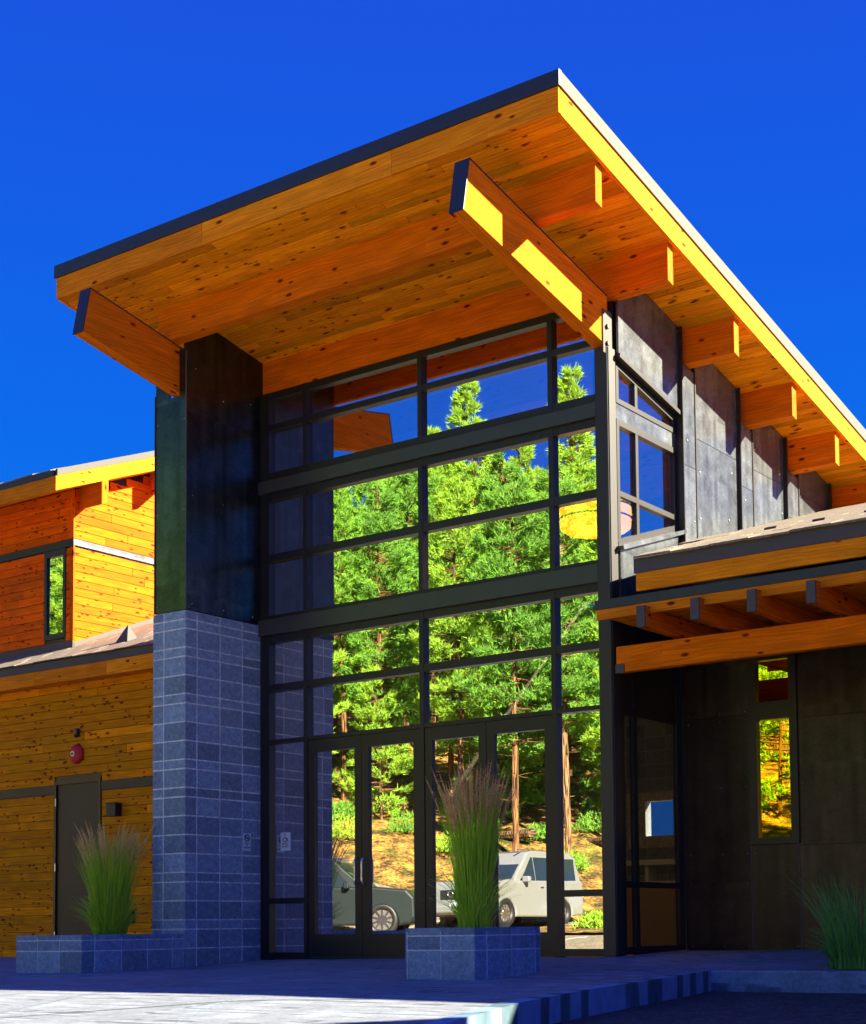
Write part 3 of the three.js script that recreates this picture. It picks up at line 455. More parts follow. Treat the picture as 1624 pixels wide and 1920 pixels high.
// ------------------------------------------------------------------ timber wing to the left
const tw = thing('timber_wing', 'timber clad wing of stacked orange boards behind the block pier', 'building', [-14, 0, -5]);
{
  const Z = -2.6, X0 = -19, X1 = -6.2, dx0 = -13.12, dx1 = -11.94;
  const low = add(tw, 'lower_wall', raw(X0, X1, -.2, 4.9, Z - .25, Z - .022), M.frame);
  boards(low, 'x', -16.2, -9.6, .0, 2.895, Z, .1515, M.sidingLow, [[dx0 - .04, dx1 + .04, 0, 3.2]], 4, 4.5);
  boards(low, 'x', -16.2, -9.6, 3.06, 4.85, Z, .1515, M.sidingLow, [[dx0 - .04, dx1 + .04, 0, 3.14]], 9, 4.5);
  bx(low, 'board', M.sidingLow[0], X0, -16.21, 0, 4.85, Z - .022, Z); bx(low, 'board', M.sidingLow[2], -9.59, X1, 0, 4.85, Z - .022, Z);
  for (const [a, b] of [[X0, dx0 - .035], [dx1 + .035, X1]]) bx(low, 'belt_band', M.door, a, b, 2.90, 3.055, Z - .02, Z + .012);
  const d = part(tw, 'door'); add(d, 'door_frame', merged([raw(dx0 - .03, dx0 + .03, 0, 3.13, Z - .06, Z + .02), raw(dx1 - .03, dx1 + .03, 0, 3.13, Z - .06, Z + .02), raw(dx0 + .03, dx1 - .03, 3.06, 3.13, Z - .06, Z + .019)]), M.frame); bx(d, 'door_leaf', M.door, dx0 + .034, dx1 - .034, .02, 3.056, Z - .05, Z - .01, 'y');
  for (const y of [.4, 1.6, 2.75]) add(d, 'hinge', new THREE.CylinderGeometry(.014, .014, .14, 8), M.chrome, [dx0 + .03, y, Z + .024]); bx(d, 'handle', M.chrome, dx1 - .16, dx1 - .08, 1.22, 1.26, Z - .009, Z + .03);
  // lower roof
  const ly = (z) => 5.23 - .4 * (z + 2.25), E = -2.25, roof = add(tw, 'roof', prismZY([[-9, ly(-9) - .3], [E - .02, ly(E) - .3], [E - .02, ly(E) - .02], [-9, ly(-9) - .02]], X0, X1), M.edge);
  let k = 0; for (const [a, b] of [[X0, -15.6], [-15.6, -13.3], [-13.3, -11.4], [-11.4, X1]]) bx(roof, 'fascia_board', M.fascia[(k++ + 2) % 4], a, b - .003, 4.81, 5.06, E - .05, E - .006, 'x', .004);
  bx(roof, 'metal_edge', M.trim, X0, X1, 5.062, 5.20, E - .05, E + .004); for (let i = 0; i < 3; i++) bx(roof, 'soffit_board', M.soffit[i], X0, X1, 4.83, 4.85, Z + .01 + i * .1, Z + .1 + i * .1);
  const r = rng(14), ang = Math.atan(.4);
  for (let j = 0; j < 11; j++) { const zc = E + .03 - .29 * (j + .5) * Math.cos(ang); for (let i = 0; i < 20; i++) { const x = -17.5 + (j % 2) * .27 + i * .53; if (x > -7) continue; const m = add(roof, 'tile', boxg(.52, .018, .32, 'x', (i + j) % 5), M.roofing, [x + .26, ly(zc) - .0 + r() * .012, zc]); m.rotation.x = ang + .03; } }
  add(roof, 'flashing', prismZY([[-9, ly(-9) - .1], [-3.5, ly(-3.5) - .1], [-3.5, ly(-3.5) + .10], [-9, ly(-9) + .10]], -13.79, -13.765), M.trim);
  bx(roof, 'flashing', M.trim, X0, -13.766, ly(-3.5) - .1, ly(-3.5) + .13, -3.49, -3.465);
  add(roof, 'vent', uvm(new THREE.ConeGeometry(.22, .34, 4).rotateY(PI / 4)), M.trim, [-11.8, ly(-3.08) + .13, -3.08]);
  // upper volume
  const ZF = -3.5, XR = -13.8, uy = (z) => 8.40 - .4 * (z + 2.61), up = add(tw, 'upper_wall', prismZY([[-9, 5], [ZF - .022, 5], [ZF - .022, uy(ZF) - .01], [-9, uy(-9) - .01]], X0, XR - .022), M.frame);
  boards(up, 'x', -16.6, XR - .09, 5.4, 7.64, ZF, .158, M.siding, [[-14.62, -14.02, 5.95, 7.68]], 21, 4.5);
  boards(up, 'x', -16.6, XR - .09, 7.80, uy(ZF) - .02, ZF, .158, M.siding, [], 22, 4.5);
  bx(up, 'board', M.siding[3], X0, -16.61, 5.3, uy(ZF) - .02, ZF - .022, ZF - .002);
  boards(up, 'z', -8.9, ZF - .002, 5.5, 7.64, XR, .158, M.siding, [], 23, 4.5);
  boards(up, 'z', -8.9, ZF - .002, 7.80, 10.2, XR, .158, M.siding, [], 24, 4.5, .022, (y) => -2.61 - (y - 8.38) / .4);
  bx(up, 'corner_board', M.siding[2], XR - .085, XR + .012, 5.4, 7.65, ZF - .02, ZF + .012, 'y'); bx(up, 'corner_board', M.siding[4], XR - .085, XR + .011, 7.81, uy(ZF) - .03, ZF - .02, ZF + .012, 'y');
  bx(up, 'belt_band', M.frame, X0, XR + .02, 7.655, 7.79, ZF - .02, ZF + .022); bx(up, 'belt_band', M.cladding[2], XR - .02, XR + .022, 7.67, 7.785, -9, ZF + .02, 'z');
  const win = part(tw, 'window'); add(win, 'frame', merged([raw(-14.62, -14.55, 5.95, 7.65, ZF - .05, ZF + .02), raw(-14.08, -14.01, 5.95, 7.65, ZF - .05, ZF + .02), raw(-14.55, -14.08, 5.95, 6.05, ZF - .05, ZF + .019), raw(-14.55, -14.08, 7.52, 7.65, ZF - .05, ZF + .019)]), M.frame); pane(win, -14.55, -14.08, 6.05, 7.52, ZF - .02);
  // upper roof rises to the back
  const ur = add(tw, 'upper_roof', prismZY([[-9, uy(-9) + .02], [-2.64, uy(-2.64) + .02], [-2.64, uy(-2.64) + .36], [-9, uy(-9) + .36]], X0, -13.24), M.edge);
  bx(ur, 'fascia_board', M.fascia[0], X0, -13.2, uy(-2.61), uy(-2.61) + .27, -2.65, -2.606, 'x', .004);
  add(ur, 'fascia_board', prismZY([[-9, uy(-9)], [-2.651, uy(-2.651)], [-2.651, uy(-2.651) + .27], [-9, uy(-9) + .27]], -13.245, -13.2, 'z', 1.1, .2), M.fascia[1]);
  add(ur, 'metal_edge', prismZY([[-9, uy(-9) + .272], [-2.63, uy(-2.63) + .272], [-2.63, uy(-2.63) + .39], [-9, uy(-9) + .39]], -13.24, -13.185), M.trim); bx(ur, 'metal_edge', M.edge, X0, -13.245, uy(-2.61) + .272, uy(-2.61) + .38, -2.65, -2.595);
  for (let i = 0; i < 18; i++) { const z = -2.7 - i * .16; add(ur, 'soffit_board', boxg(5.7, .018, .155, 'x', i % 5), pick(M.soffit), [-16.1, uy(z) + .0, z]).rotation.x = Math.atan(.4); }
  for (let i = 0; i < 10; i++) { const m = add(ur, 'tile', boxg(.5, .02, .35, 'x', i % 5), M.roofing, [-13.6 - i * .51, uy(-2.75) + .40 + (i % 2) * .012, -2.77]); m.rotation.x = Math.atan(.4); }
  for (const z of [-3.62, -5.35, -7.1]) add(ur, 'purlin', prismZY([[z, uy(z) - .44], [z, uy(z) - .002], [z - .15, uy(z - .15) - .002], [z - .15, uy(z - .15) - .44]], XR - .01, -13.16, 'x', z), M.purlin[1]);
}
// fittings on the lower timber wall
{
  const Z = -2.598;
  const bell = thing('fire_bell', 'round red fire alarm bell with pale centre on the board wall', 'alarm bell', [-12.54, 3.57, Z]);
  const red = std(L(.55, .008, .010), { roughness: .55 }); add(bell, 'gong', new THREE.LatheGeometry([[0, .10], [.05, .098], [.12, .08], [.165, .045], [.175, .02], [.16, .015]].map(([x, y]) => new THREE.Vector2(x, y)), 32).rotateX(PI / 2), red, [-12.54, 3.57, Z]); add(bell, 'hub', new THREE.CylinderGeometry(.05, .05, .02, 16).rotateX(PI / 2), std(L(.9, .85, .45), { roughness: .6 }), [-12.54, 3.57, Z + .105]); add(bell, 'bolt', new THREE.CylinderGeometry(.02, .02, .02, 10).rotateX(PI / 2), M.black, [-12.54, 3.57, Z + .116]); add(bell, 'back_box', new THREE.CylinderGeometry(.1, .1, .03, 20).rotateX(PI / 2), red, [-12.54, 3.57, Z + .012]);
  const s = thing('sensor', 'small dark sensor box above the red fire bell', 'sensor', [-12.51, 3.93, Z]); add(s, 'housing', new RoundedBoxGeometry(.075, .15, .07, 3, .015), M.edge, [-12.51, 3.945, Z + .04]); add(s, 'lens', new THREE.SphereGeometry(.03, 12, 8), M.black, [-12.51, 3.885, Z + .07]);
  const l = thing('wall_light', 'square black wall light on boards right of the grey door', 'wall light', [-11.49, 2.53, Z]); add(l, 'housing', new RoundedBoxGeometry(.24, .22, .14, 3, .012), M.black, [-11.49, 2.53, Z + .08]); add(l, 'visor', boxg(.25, .012, .17), M.edge, [-11.49, 2.645, Z + .09]); add(l, 'back_plate', boxg(.16, .16, .02), M.black, [-11.49, 2.53, Z + .008]);
  const o = thing('outlet_box', 'small dark outlet cover low on the boards beside the pier', 'outlet', [-11.12, .70, Z]); add(o, 'cover', new RoundedBoxGeometry(.15, .21, .05, 3, .01), M.edge, [-11.12, .70, Z + .028]); add(o, 'flap', boxg(.11, .13, .012, 'x', 0, .003), M.band, [-11.12, .71, Z + .058]);
}

// ------------------------------------------------------------------ block planters and their grasses
function planter(label, x0, x1, z0, z1, yTop, yBot, hs, at, seed) {      // hs: course heights from the top
  const t = thing('planter', label, 'planter', at), r = rng(seed); add(t, 'mortar_core', merged([raw(x0 + .01, x1 - .004, yBot, yTop - .03, z1 - .18, z1 - .004), raw(x1 - .18, x1 - .004, yBot, yTop - .03, z0, z1 - .181), raw(x0 + .008, x0 + .18, yBot, yTop - .03, z0, z1 - .181), raw(x0 + .181, x1 - .181, yBot, yTop - .03, z0, z0 + .1)]), M.mortar);
  let y = yTop; hs.forEach((h, i) => { const y1 = y - (i ? .005 : 0), y0 = Math.max(y - h + .005, yBot); y -= h; const nm = i ? 'block' : 'cap_block', o = i ? 0 : .012;
    for (let x = x1; x > x0 + .02;) { const e = Math.max(x - B16, x0); bx(t, nm, pick(M.block, r), e + .004, x - (x === x1 ? 0 : .004) + (x === x1 ? 0 : 0), y0, y1, z1 - .19, z1 + (r() - .5) * .004, 'x', .005); x = e; }
    for (let z = z1 - .19, first = true; z > z0 + .02; first = false) { const e = Math.max(first ? z1 - B8 - .0 - (i === 0 ? 0 : 0) : z - B16, z0); if (z - e > .03) { bx(t, nm, pick(M.block, r), x1 - .19, x1 + (r() - .5) * .004, y0, y1, e + .004, z - .004, 'z', .005); bx(t, nm, pick(M.block, r), x0, x0 + .19, y0, y1, e + .004, z - .004, 'z', .005); } z = e; } });
  bx(t, 'soil', std(L(.05, .035, .025), { roughness: 1 }), x0 + .17, x1 - .17, yTop - .2, yTop - .05, z0 + .02, z1 - .17); return t;
}
planter('long low grey block planter joined to the foot of the pier', -W - 1.2192, -W, ZP + .012, ZP + 8 * B8, .428, -.2, [.064, .126, .44], [-6.2, 0, 2.2], 41);
planter('free standing grey block planter in front of the middle doors', -.41, .43, 2.22, 3.33, .464, -.25, [.075, .14, .5], [0, 0, 2.8], 42);
function grass(label, at, o) {
  const t = thing('grass_clump', label, 'ornamental grass', at), r = rng(o.seed), pos = [], col = [], ppos = [];
  const V = (x, y, z) => new THREE.Vector3(x, y, z);
  const strip = (pts, w, out, taper = 1) => { for (let i = 0; i < pts.length - 1; i++) { const d = pts[i + 1].clone().sub(pts[i]), s = V(-d.z, 0, d.x).lengthSq() < 1e-8 ? V(1, 0, 0) : V(-d.z, 0, d.x).normalize(); s.applyAxisAngle(V(0, 1, 0), out.tw ?? 0); const w0 = w * (1 - taper * i / (pts.length - 1)), w1 = w * (1 - taper * (i + 1) / (pts.length - 1)); const a = pts[i].clone().addScaledVector(s, w0), b = pts[i].clone().addScaledVector(s, -w0), c = pts[i + 1].clone().addScaledVector(s, w1), e = pts[i + 1].clone().addScaledVector(s, -w1); out.p.push(...a, ...b, ...c, ...b, ...e, ...c); } };
  for (let i = 0; i < o.blades; i++) { // stiff upright stems and arching leaves at the foot
    const arch = r() < o.arch, a = r() * 2 * PI, rad = o.foot * Math.sqrt(r()), h = (arch ? .28 + r() * .35 : .62 + r() * .3) * o.h, lean = arch ? .25 + r() * .28 : o.lean * (.15 + r()), droop = arch ? .45 : .04;
    const b = V(Math.cos(a) * rad, 0, Math.sin(a) * rad), d = a + (r() - .5) * 1.6, pts = []; for (let k = 0; k <= 4; k++) { const u = k / 4; pts.push(V(b.x + Math.cos(d) * lean * u * u * (arch ? 1.2 : 1), h * (u - droop * u * u * u), b.z + Math.sin(d) * lean * u * u * (arch ? 1.2 : 1))); }
    strip(pts, arch ? .0075 : .0065, { p: pos, tw: r() * 3 }); }
  for (let i = 0; i < o.plumes; i++) { const a = r() * 2 * PI, rad = o.foot * .8 * Math.sqrt(r()), h = o.h * (.80 + r() * .2), lean = o.lean * (.2 + r() * 1.0), b = V(Math.cos(a) * rad, 0, Math.sin(a) * rad), d = a + (r() - .5) * 1.2 + (o.bias ?? 0), pts = [];
    for (let k = 0; k <= 6; k++) { const u = k / 6; pts.push(V(b.x + Math.cos(d) * lean * u * u * 1.35, h * u, b.z + Math.sin(d) * lean * u * u * 1.35)); }
    strip(pts.slice(0, 5), .0035, { p: pos, tw: r() * 3 }, .3);
    const head = pts.slice(4); for (let k = 0; k < 44; k++) { const u = k / 44, q = head[0].clone().lerp(head[1], Math.min(1, u * 2)).lerp(head[2], Math.max(0, u * 2 - 1)), w = .0145 * Math.sin(PI * Math.min(1, u * 1.05 + .12)); for (let m = 0; m < 3; m++) { const an = r() * 6.28, s = V(Math.cos(an), .9, Math.sin(an)).multiplyScalar(w * 1.9); const c = V(-Math.sin(an), 0, Math.cos(an)).multiplyScalar(.006); ppos.push(...q.clone().add(c), ...q.clone().sub(c), ...q.clone().add(s)); } } }
  const G = (p) => { const g = new THREE.BufferGeometry(); g.setAttribute('position', new THREE.Float32BufferAttribute(p, 3)); g.computeVertexNormals(); return g; };
  const mg = new THREE.MeshPhysicalMaterial({ color: L(...o.green), roughness: .7, transmission: .3, thickness: 0, side: THREE.DoubleSide }); add(t, 'blades', G(pos), mg, at);
  if (ppos.length) add(t, 'plumes', G(ppos), new THREE.MeshPhysicalMaterial({ color: L(...o.plume), roughness: .9, transmission: .25, thickness: 0, side: THREE.DoubleSide }), at);
}
grass('tall green grass clump with faded plumes in the planter by the timber wall', [-6.42, .36, 1.85], { seed: 1, blades: 1300, arch: .35, foot: .2, h: 1.62, lean: .33, plumes: 90, green: [.42, .66, .02], plume: [.85, .66, .22] });
grass('tallest grass clump, purple plumed, in the planter before the doors', [.02, .38, 2.78], { seed: 2, blades: 1150, arch: .16, foot: .15, h: 1.85, lean: .26, plumes: 95, green: [.48, .74, .02], plume: [.92, .56, .26], bias: .0 });
grass('rounded dark green grass clump in the bed at the right edge', [3.2, .02, .75], { seed: 3, blades: 900, arch: .55, foot: .3, h: 1.15, lean: .5, plumes: 0, green: [.12, .42, .06], plume: [.3, .25, .2] });

// ------------------------------------------------------------------ signs by the door
{
  const font = await new FontLoader().loadAsync('fonts/droid/droid_sans_bold.typeface.json'), ink = std(L(.012, .015, .03), { roughness: .6 });
  const text = (s, size) => { const g = new TextGeometry(s, { font, size, depth: .001, curveSegments: 3 }); g.center(); return g; };
  const ns = thing('no_smoking_sign', 'small pale no smoking sign on the block pier beside the door glass', 'sign', [-W + .006, 1.51, .262]), c = [-W + .012, 0, .262];
  bx(ns, 'plate', M.signblue, -W + .004, -W + .010, 1.512, 1.75, .19, .334, 'z');
  const onX = (g, y, z = .262) => g.rotateY(PI / 2).translate(-W + .0115, y, z);
  add(ns, 'symbol', merged([onX(new THREE.TorusGeometry(.042, .007, 6, 28), 1.685), onX(new THREE.BoxGeometry(.07, .012, .002).rotateZ(-.7), 1.685), onX(new THREE.BoxGeometry(.05, .01, .002), 1.688)]), ink);
  add(ns, 'lettering', merged([onX(new THREE.BoxGeometry(.11, .007, .001), 1.615), onX(text('NO', .017), 1.592), onX(text('SMOKING', .019), 1.558)]), ink);
  const ac = thing('accessible_sign', 'small pale wheelchair access sign stuck to the left door sidelight', 'sign', [-5.18, 1.51, -.05]);
  bx(ac, 'plate', M.signblue, -5.268, -5.094, 1.512, 1.755, -.060, -.054); const onZ = (g, x, y) => g.translate(x, y, -.0525), cx = -5.181;
  add(ac, 'symbol', merged([onZ(new THREE.TorusGeometry(.034, .006, 6, 24, 4.6).rotateZ(2.4), cx - .006, 1.665), onZ(new THREE.SphereGeometry(.011, 10, 8).scale(1, 1, .2), cx - .008, 1.732), onZ(new THREE.BoxGeometry(.011, .05, .002), cx - .006, 1.70), onZ(new THREE.BoxGeometry(.042, .010, .002), cx + .014, 1.678), onZ(new THREE.BoxGeometry(.010, .045, .002).rotateZ(.35), cx + .040, 1.655)]), ink);
  add(ac, 'lettering', merged([onZ(new THREE.BoxGeometry(.12, .007, .001), cx, 1.612), onZ(text('ACCESSIBLE', .015), cx, 1.592), onZ(text('ENTRANCE', .017), cx, 1.565)]), ink);
}

// ------------------------------------------------------------------ the hillside that the glass mirrors: pines, shrubs, cars
function pineParts(seed, h, crownAt, spread) {
  const r = rng(seed), pts = [], rad = [], V = (x, y, z) => new THREE.Vector3(x, y, z); let bx_ = (r() - .5) * .6, bz_ = (r() - .5) * .6;
  const axis = (u) => V(bx_ * Math.sin(u * 2.2) * u, h * u, bz_ * Math.sin(u * 2.6) * u), R = h * .0085;
  const tube = (fn, n, m, r0, r1, out, u0 = 0, u1 = 1) => { const ring = []; for (let i = 0; i <= n; i++) { const u = lerp(u0, u1, i / n), c = fn(u), w = lerp(r0, r1, i / n), q = []; for (let k = 0; k <= m; k++) { const a = k / m * 2 * PI; q.push(c.clone().add(V(Math.cos(a) * w, 0, Math.sin(a) * w))); } ring.push(q); }
    for (let i = 0; i < n; i++) for (let k = 0; k < m; k++) { const [a, b, c, d] = [ring[i][k], ring[i][k + 1], ring[i + 1][k + 1], ring[i + 1][k]]; out.p.push(...a, ...d, ...c, ...a, ...c, ...b); const u0_ = k / m, u1_ = (k + 1) / m, v0 = i / n * h * .3, v1 = (i + 1) / n * h * .3; out.uv.push(u0_, v0, u0_, v1, u1_, v1, u0_, v0, u1_, v1, u1_, v0); } };
  const T = { p: [], uv: [] }, N = []; tube(axis, 12, 8, R * 1.2, R * .12, T);
  for (let i = 0; i < 16; i++) { const b = axis(.12 + r() * (crownAt + .08)), a = r() * 6.28, l = .5 + r() * 1.1, q = b.clone().add(V(Math.cos(a) * l, -.1 + r() * .3, Math.sin(a) * l)), w = V(-Math.sin(a) * .018, .018, Math.cos(a) * .018); T.p.push(...b.clone().add(w), ...b.clone().sub(w), ...q); T.uv.push(.1, .1, .2, .1, .3, .3); }
  const nb = Math.round(h * 10);
  for (let i = 0; i < nb; i++) {
    const u = lerp(crownAt, .985, Math.pow((i + r()) / nb, .92)), rel = (u - crownAt) / (1 - crownAt), len = spread * (rel < .18 ? .55 + rel * 2.5 : Math.pow(1 - (rel - .18) / .82, .72)) * (.65 + r() * .5) + .25, a = r() * 2 * PI, up = lerp(-.12, .55, rel) + (r() - .5) * .25, base = axis(u);
    const tip = base.clone().add(V(Math.cos(a) * len, up * len, Math.sin(a) * len)), side = V(-Math.sin(a), 0, Math.cos(a)); const br = (w) => base.clone().lerp(tip, w).add(V(0, -.12 * len * Math.sin(w * PI), 0));
    { const w = .02 + .012 * len, q0 = br(0), q1 = br(.9), s = side.clone().multiplyScalar(w), up_ = V(0, w, 0); T.p.push(...q0.clone().add(s), ...q0.clone().sub(s), ...q1, ...q0.clone().add(up_), ...q0.clone().sub(up_), ...q1); for (let k = 0; k < 6; k++) T.uv.push(.2, k * .1); }
    const nt = Math.round(8 + len * 11); for (let k = 0; k < nt; k++) { const w = .3 + .7 * Math.sqrt(r()), c = br(w).add(side.clone().multiplyScalar((r() - .5) * .75 * len * (1.1 - w * .55))).add(V(0, (r() - .3) * .25, 0)), L0 = .17 + r() * .16;
      for (let m = 0; m < 7; m++) { const d = V(r() - .5, r() * .9 - .2, r() - .5).add(V(Math.cos(a) * .35, .1, Math.sin(a) * .35)).normalize().multiplyScalar(L0), s = V(r() - .5, r() - .5, r() - .5).cross(d).normalize().multiplyScalar(.034 + r() * .016); const o = c.clone().add(V((r() - .5) * .1, (r() - .5) * .1, (r() - .5) * .1)); N.push(...o.clone().addScaledVector(s, .6), ...o.clone().addScaledVector(s, -.6), ...o.clone().add(d)); } }
  }
  const G = (p, uv) => { const g = new THREE.BufferGeometry(); g.setAttribute('position', new THREE.Float32BufferAttribute(p, 3)); if (uv) g.setAttribute('uv', new THREE.Float32BufferAttribute(uv, 2)); g.computeVertexNormals(); return g; };
  return [G(T.p, T.uv), G(N)];
}
{
  const kinds = [[101, 12, .20, 2.3], [102, 14, .30, 2.2], [103, 11, .12, 2.2], [104, 16, .36, 2.0], [105, 7, .06, 1.7], [106, 15, .34, 1.15]].map(([s, h, c, sp], i) => ({ h, i, g: pineParts(s, h, c, sp) }));
  const made = {};
  const tree = (k, x, z, sc, turn, mat) => {
    const key = k + '_' + mat; let t;
    if (!made[key]) { t = made[key] = thing('pine_tree', 'pine tree with rust coloured trunk on the dry hillside facing the entrance', 'tree', [x, groundY(x, z) - .15, z], 'pines on the hillside facing the entrance'); add(t, 'trunk', kinds[k].g[0], M.bark[(k + mat) % 3], [x, groundY(x, z) - .15, z]); add(t, 'crown', kinds[k].g[1], M.needle[mat], [x, groundY(x, z) - .15, z]); }
    else { t = made[key].clone(); t.name = numbered('pine_tree'); scene.add(t); }
    t.position.set(x, groundY(x, z) - .15, z); t.rotation.y = turn; t.scale.setScalar(sc); };
  const r = rng(2024), placed = [];
  // trees whose trunks show near the lot
  for (const [x, z, k, sc] of [[-20.4, 27.2, 1, 1.0], [-19.0, 28.4, 3, .95], [-22.8, 27.6, 3, 1.05], [-30.7, 30.2, 3, 1.0], [-29.6, 31.2, 1, 1.05], [-34, 30.5, 0, 1], [-25.6, 30.6, 0, .95], [-17.4, 29.8, 1, 1.0], [-15.2, 31.6, 3, 1.1], [-27.2, 28.2, 4, .8], [-24.2, 31.5, 4, .9], [-36.5, 33.5, 1, 1]]) { const d = (8.92 - x) * .566 + (z + 14.86) * .824; tree(k, x, z, Math.min(sc, (.47 + .300 * d - groundY(x, z)) / kinds[k].h), r() * 6.28, Math.floor(r() * 3)); placed.push([x, z]); }
  let n = 0; for (let q = 0; q < 4000 && n < 125; q++) { const s = 38 + r() * 50, c = -50 + r() * 92, x = -.57 * s + .82 * c * 1 , z = .82 * s + .57 * c; const dir = (x - 8.92) / (z + 16); if (x > 30 || z < 26 || ((dir < -1.65 || dir > -.46) && r() < .85) || placed.some(([a, b]) => Math.hypot(a - x, b - z) < 2.5)) continue; const k = Math.floor(r() * 4.4), d = (8.92 - x) * .566 + (z + 14.86) * .824, sc = Math.min(.95 + r() * .45, (.47 + .318 * d - groundY(x, z)) / kinds[k].h * (.90 + .12 * r())); if (sc < .55) continue; placed.push([x, z]); n++; tree(k, x, z, sc, r() * 6.28, Math.floor(r() * 3)); }
  for (const [x, z, sc] of [[-33.2, 39.4, .98], [-31.6, 40.4, 1.12], [-30.1, 41.5, 1.0], [-27.7, 43, 1.16], [-37.4, 37.2, .9]]) tree(5, x, z, sc, r() * 6.28, 1);
  for (const [x, z] of [[-4.6, 24.2], [-2.5, 26], [-1.2, 23.6], [-3.2, 29.5], [.6, 28], [-5.4, 32.5], [2.5, 25.5], [-1.4, 33.2], [1.8, 31]]) tree(Math.floor(r() * 4), x, z, .95 + r() * .25, r() * 6.28, Math.floor(r() * 3));  // trees added outside the mirrored view to throw shade on the hillside
  // shrubs and fallen logs
  const shrub = (x, z, s, m) => { const p = [], y = groundY(x, z), rr = rng(Math.round(Math.abs(x * 77 + z * 31))); for (let i = 0; i < 700; i++) { const a = rr() * 6.28, e = Math.acos(rr()), q = Math.pow(rr(), .4) * s, c = new THREE.Vector3(Math.cos(a) * Math.sin(e) * q, Math.cos(e) * q * .8, Math.sin(a) * Math.sin(e) * q), d = new THREE.Vector3(rr() - .5, rr(), rr() - .5).normalize().multiplyScalar(.16), w = new THREE.Vector3(rr() - .5, rr() - .5, rr() - .5).normalize().multiplyScalar(.03); p.push(...c.clone().add(w), ...c.clone().sub(w), ...c.clone().add(d)); }
    const g = new THREE.BufferGeometry(); g.setAttribute('position', new THREE.Float32BufferAttribute(p, 3)); g.computeVertexNormals(); const t = thing('shrub', 'low green shrub in the dry grass beyond the parked cars', 'shrub', [x, y, z], 'shrubs beyond the parked cars'); add(t, 'foliage', g, m, [x, y, z]); add(t, 'stem', new THREE.CylinderGeometry(.02, .04, s * .6, 6), M.bark[1], [x, y + s * .25, z]); };
  for (const [x, z, s, m] of [[-12.3, 19.2, .55, 1], [-14.5, 27.5, .9, 0], [-26.5, 25.2, 1.1, 1], [-29.5, 24.6, 1.3, 0], [-22.4, 26.2, .8, 1], [-33, 25, 1.2, 2], [-18.2, 27.4, .7, 0], [-31.6, 27, 1.1, 1], [-11, 27.6, .8, 2], [-21, 29.6, .7, 2], [-25.2, 27.2, .9, 2], [-28.3, 27.2, .8, 2], [-17, 31, .8, 2], [-23.6, 30, .6, 0], [-19.8, 31.5, .9, 2], [-33.4, 28.6, 1, 2]]) shrub(x, z, s, M.needle[m]);
  for (const [x, z, l, a] of [[-19, 30.5, 3.4, .5], [-22, 29, 2.6, .2], [-27.5, 29.6, 3, .8], [-31, 28.6, 2.8, .4], [-16.3, 28.6, 2.2, -.2]]) { const y = groundY(x, z) + .1; tag(add(scene, 'log', uvm(new THREE.CylinderGeometry(.13, .17, l, 8).rotateZ(PI / 2).rotateY(a)), M.bark[1], [x, y, z]), 'fallen log lying on the dry hillside under the pines', 'log', 'fallen logs on the hillside'); }
  for (const [x, z, s] of [[-14.6, 26.2, .5], [-13.3, 26.7, .7], [-15.7, 26.5, .4], [-11.9, 26.6, .55]]) { const g = new THREE.IcosahedronGeometry(s, 2), p = g.attributes.position; for (let i = 0; i < p.count; i++) { const k = .8 + .4 * nA(p.getX(i) * 3 + x, p.getY(i) * 3 + p.getZ(i) * 2); p.setXYZ(i, p.getX(i) * k * 1.2, p.getY(i) * k * .7, p.getZ(i) * k); } g.computeVertexNormals(); tag(add(scene, 'boulder', uvm(g), M.block[2], [x, groundY(x, z) + .1, z]), 'grey boulder at the edge of the parking lot', 'boulder', 'boulders edging the lot'); }
}
{ // lot: island with gravel, stall lines
  const isl = sheet((x, z) => groundY(x, z) + .05, -14.6, -9.6, 17.4, 20.6, 10, 8); tag(add(scene, 'gravel_island', isl, M.dry), null, null, null, 'structure');
  const lines = []; for (let i = 0; i < 8; i++) { const g = sheet((x, z) => groundY(x, z) - .008, 0, .12, 11.5, 17, 1, 6); g.translate(-9 - i * 3.1 + 4, 0, 0); lines.push(g); } tag(add(scene, 'stall_lines', merged(lines.map((g) => g.toNonIndexed())), M.white), 'white painted stall lines on the parking lot', 'road marking', null, 'structure');
}
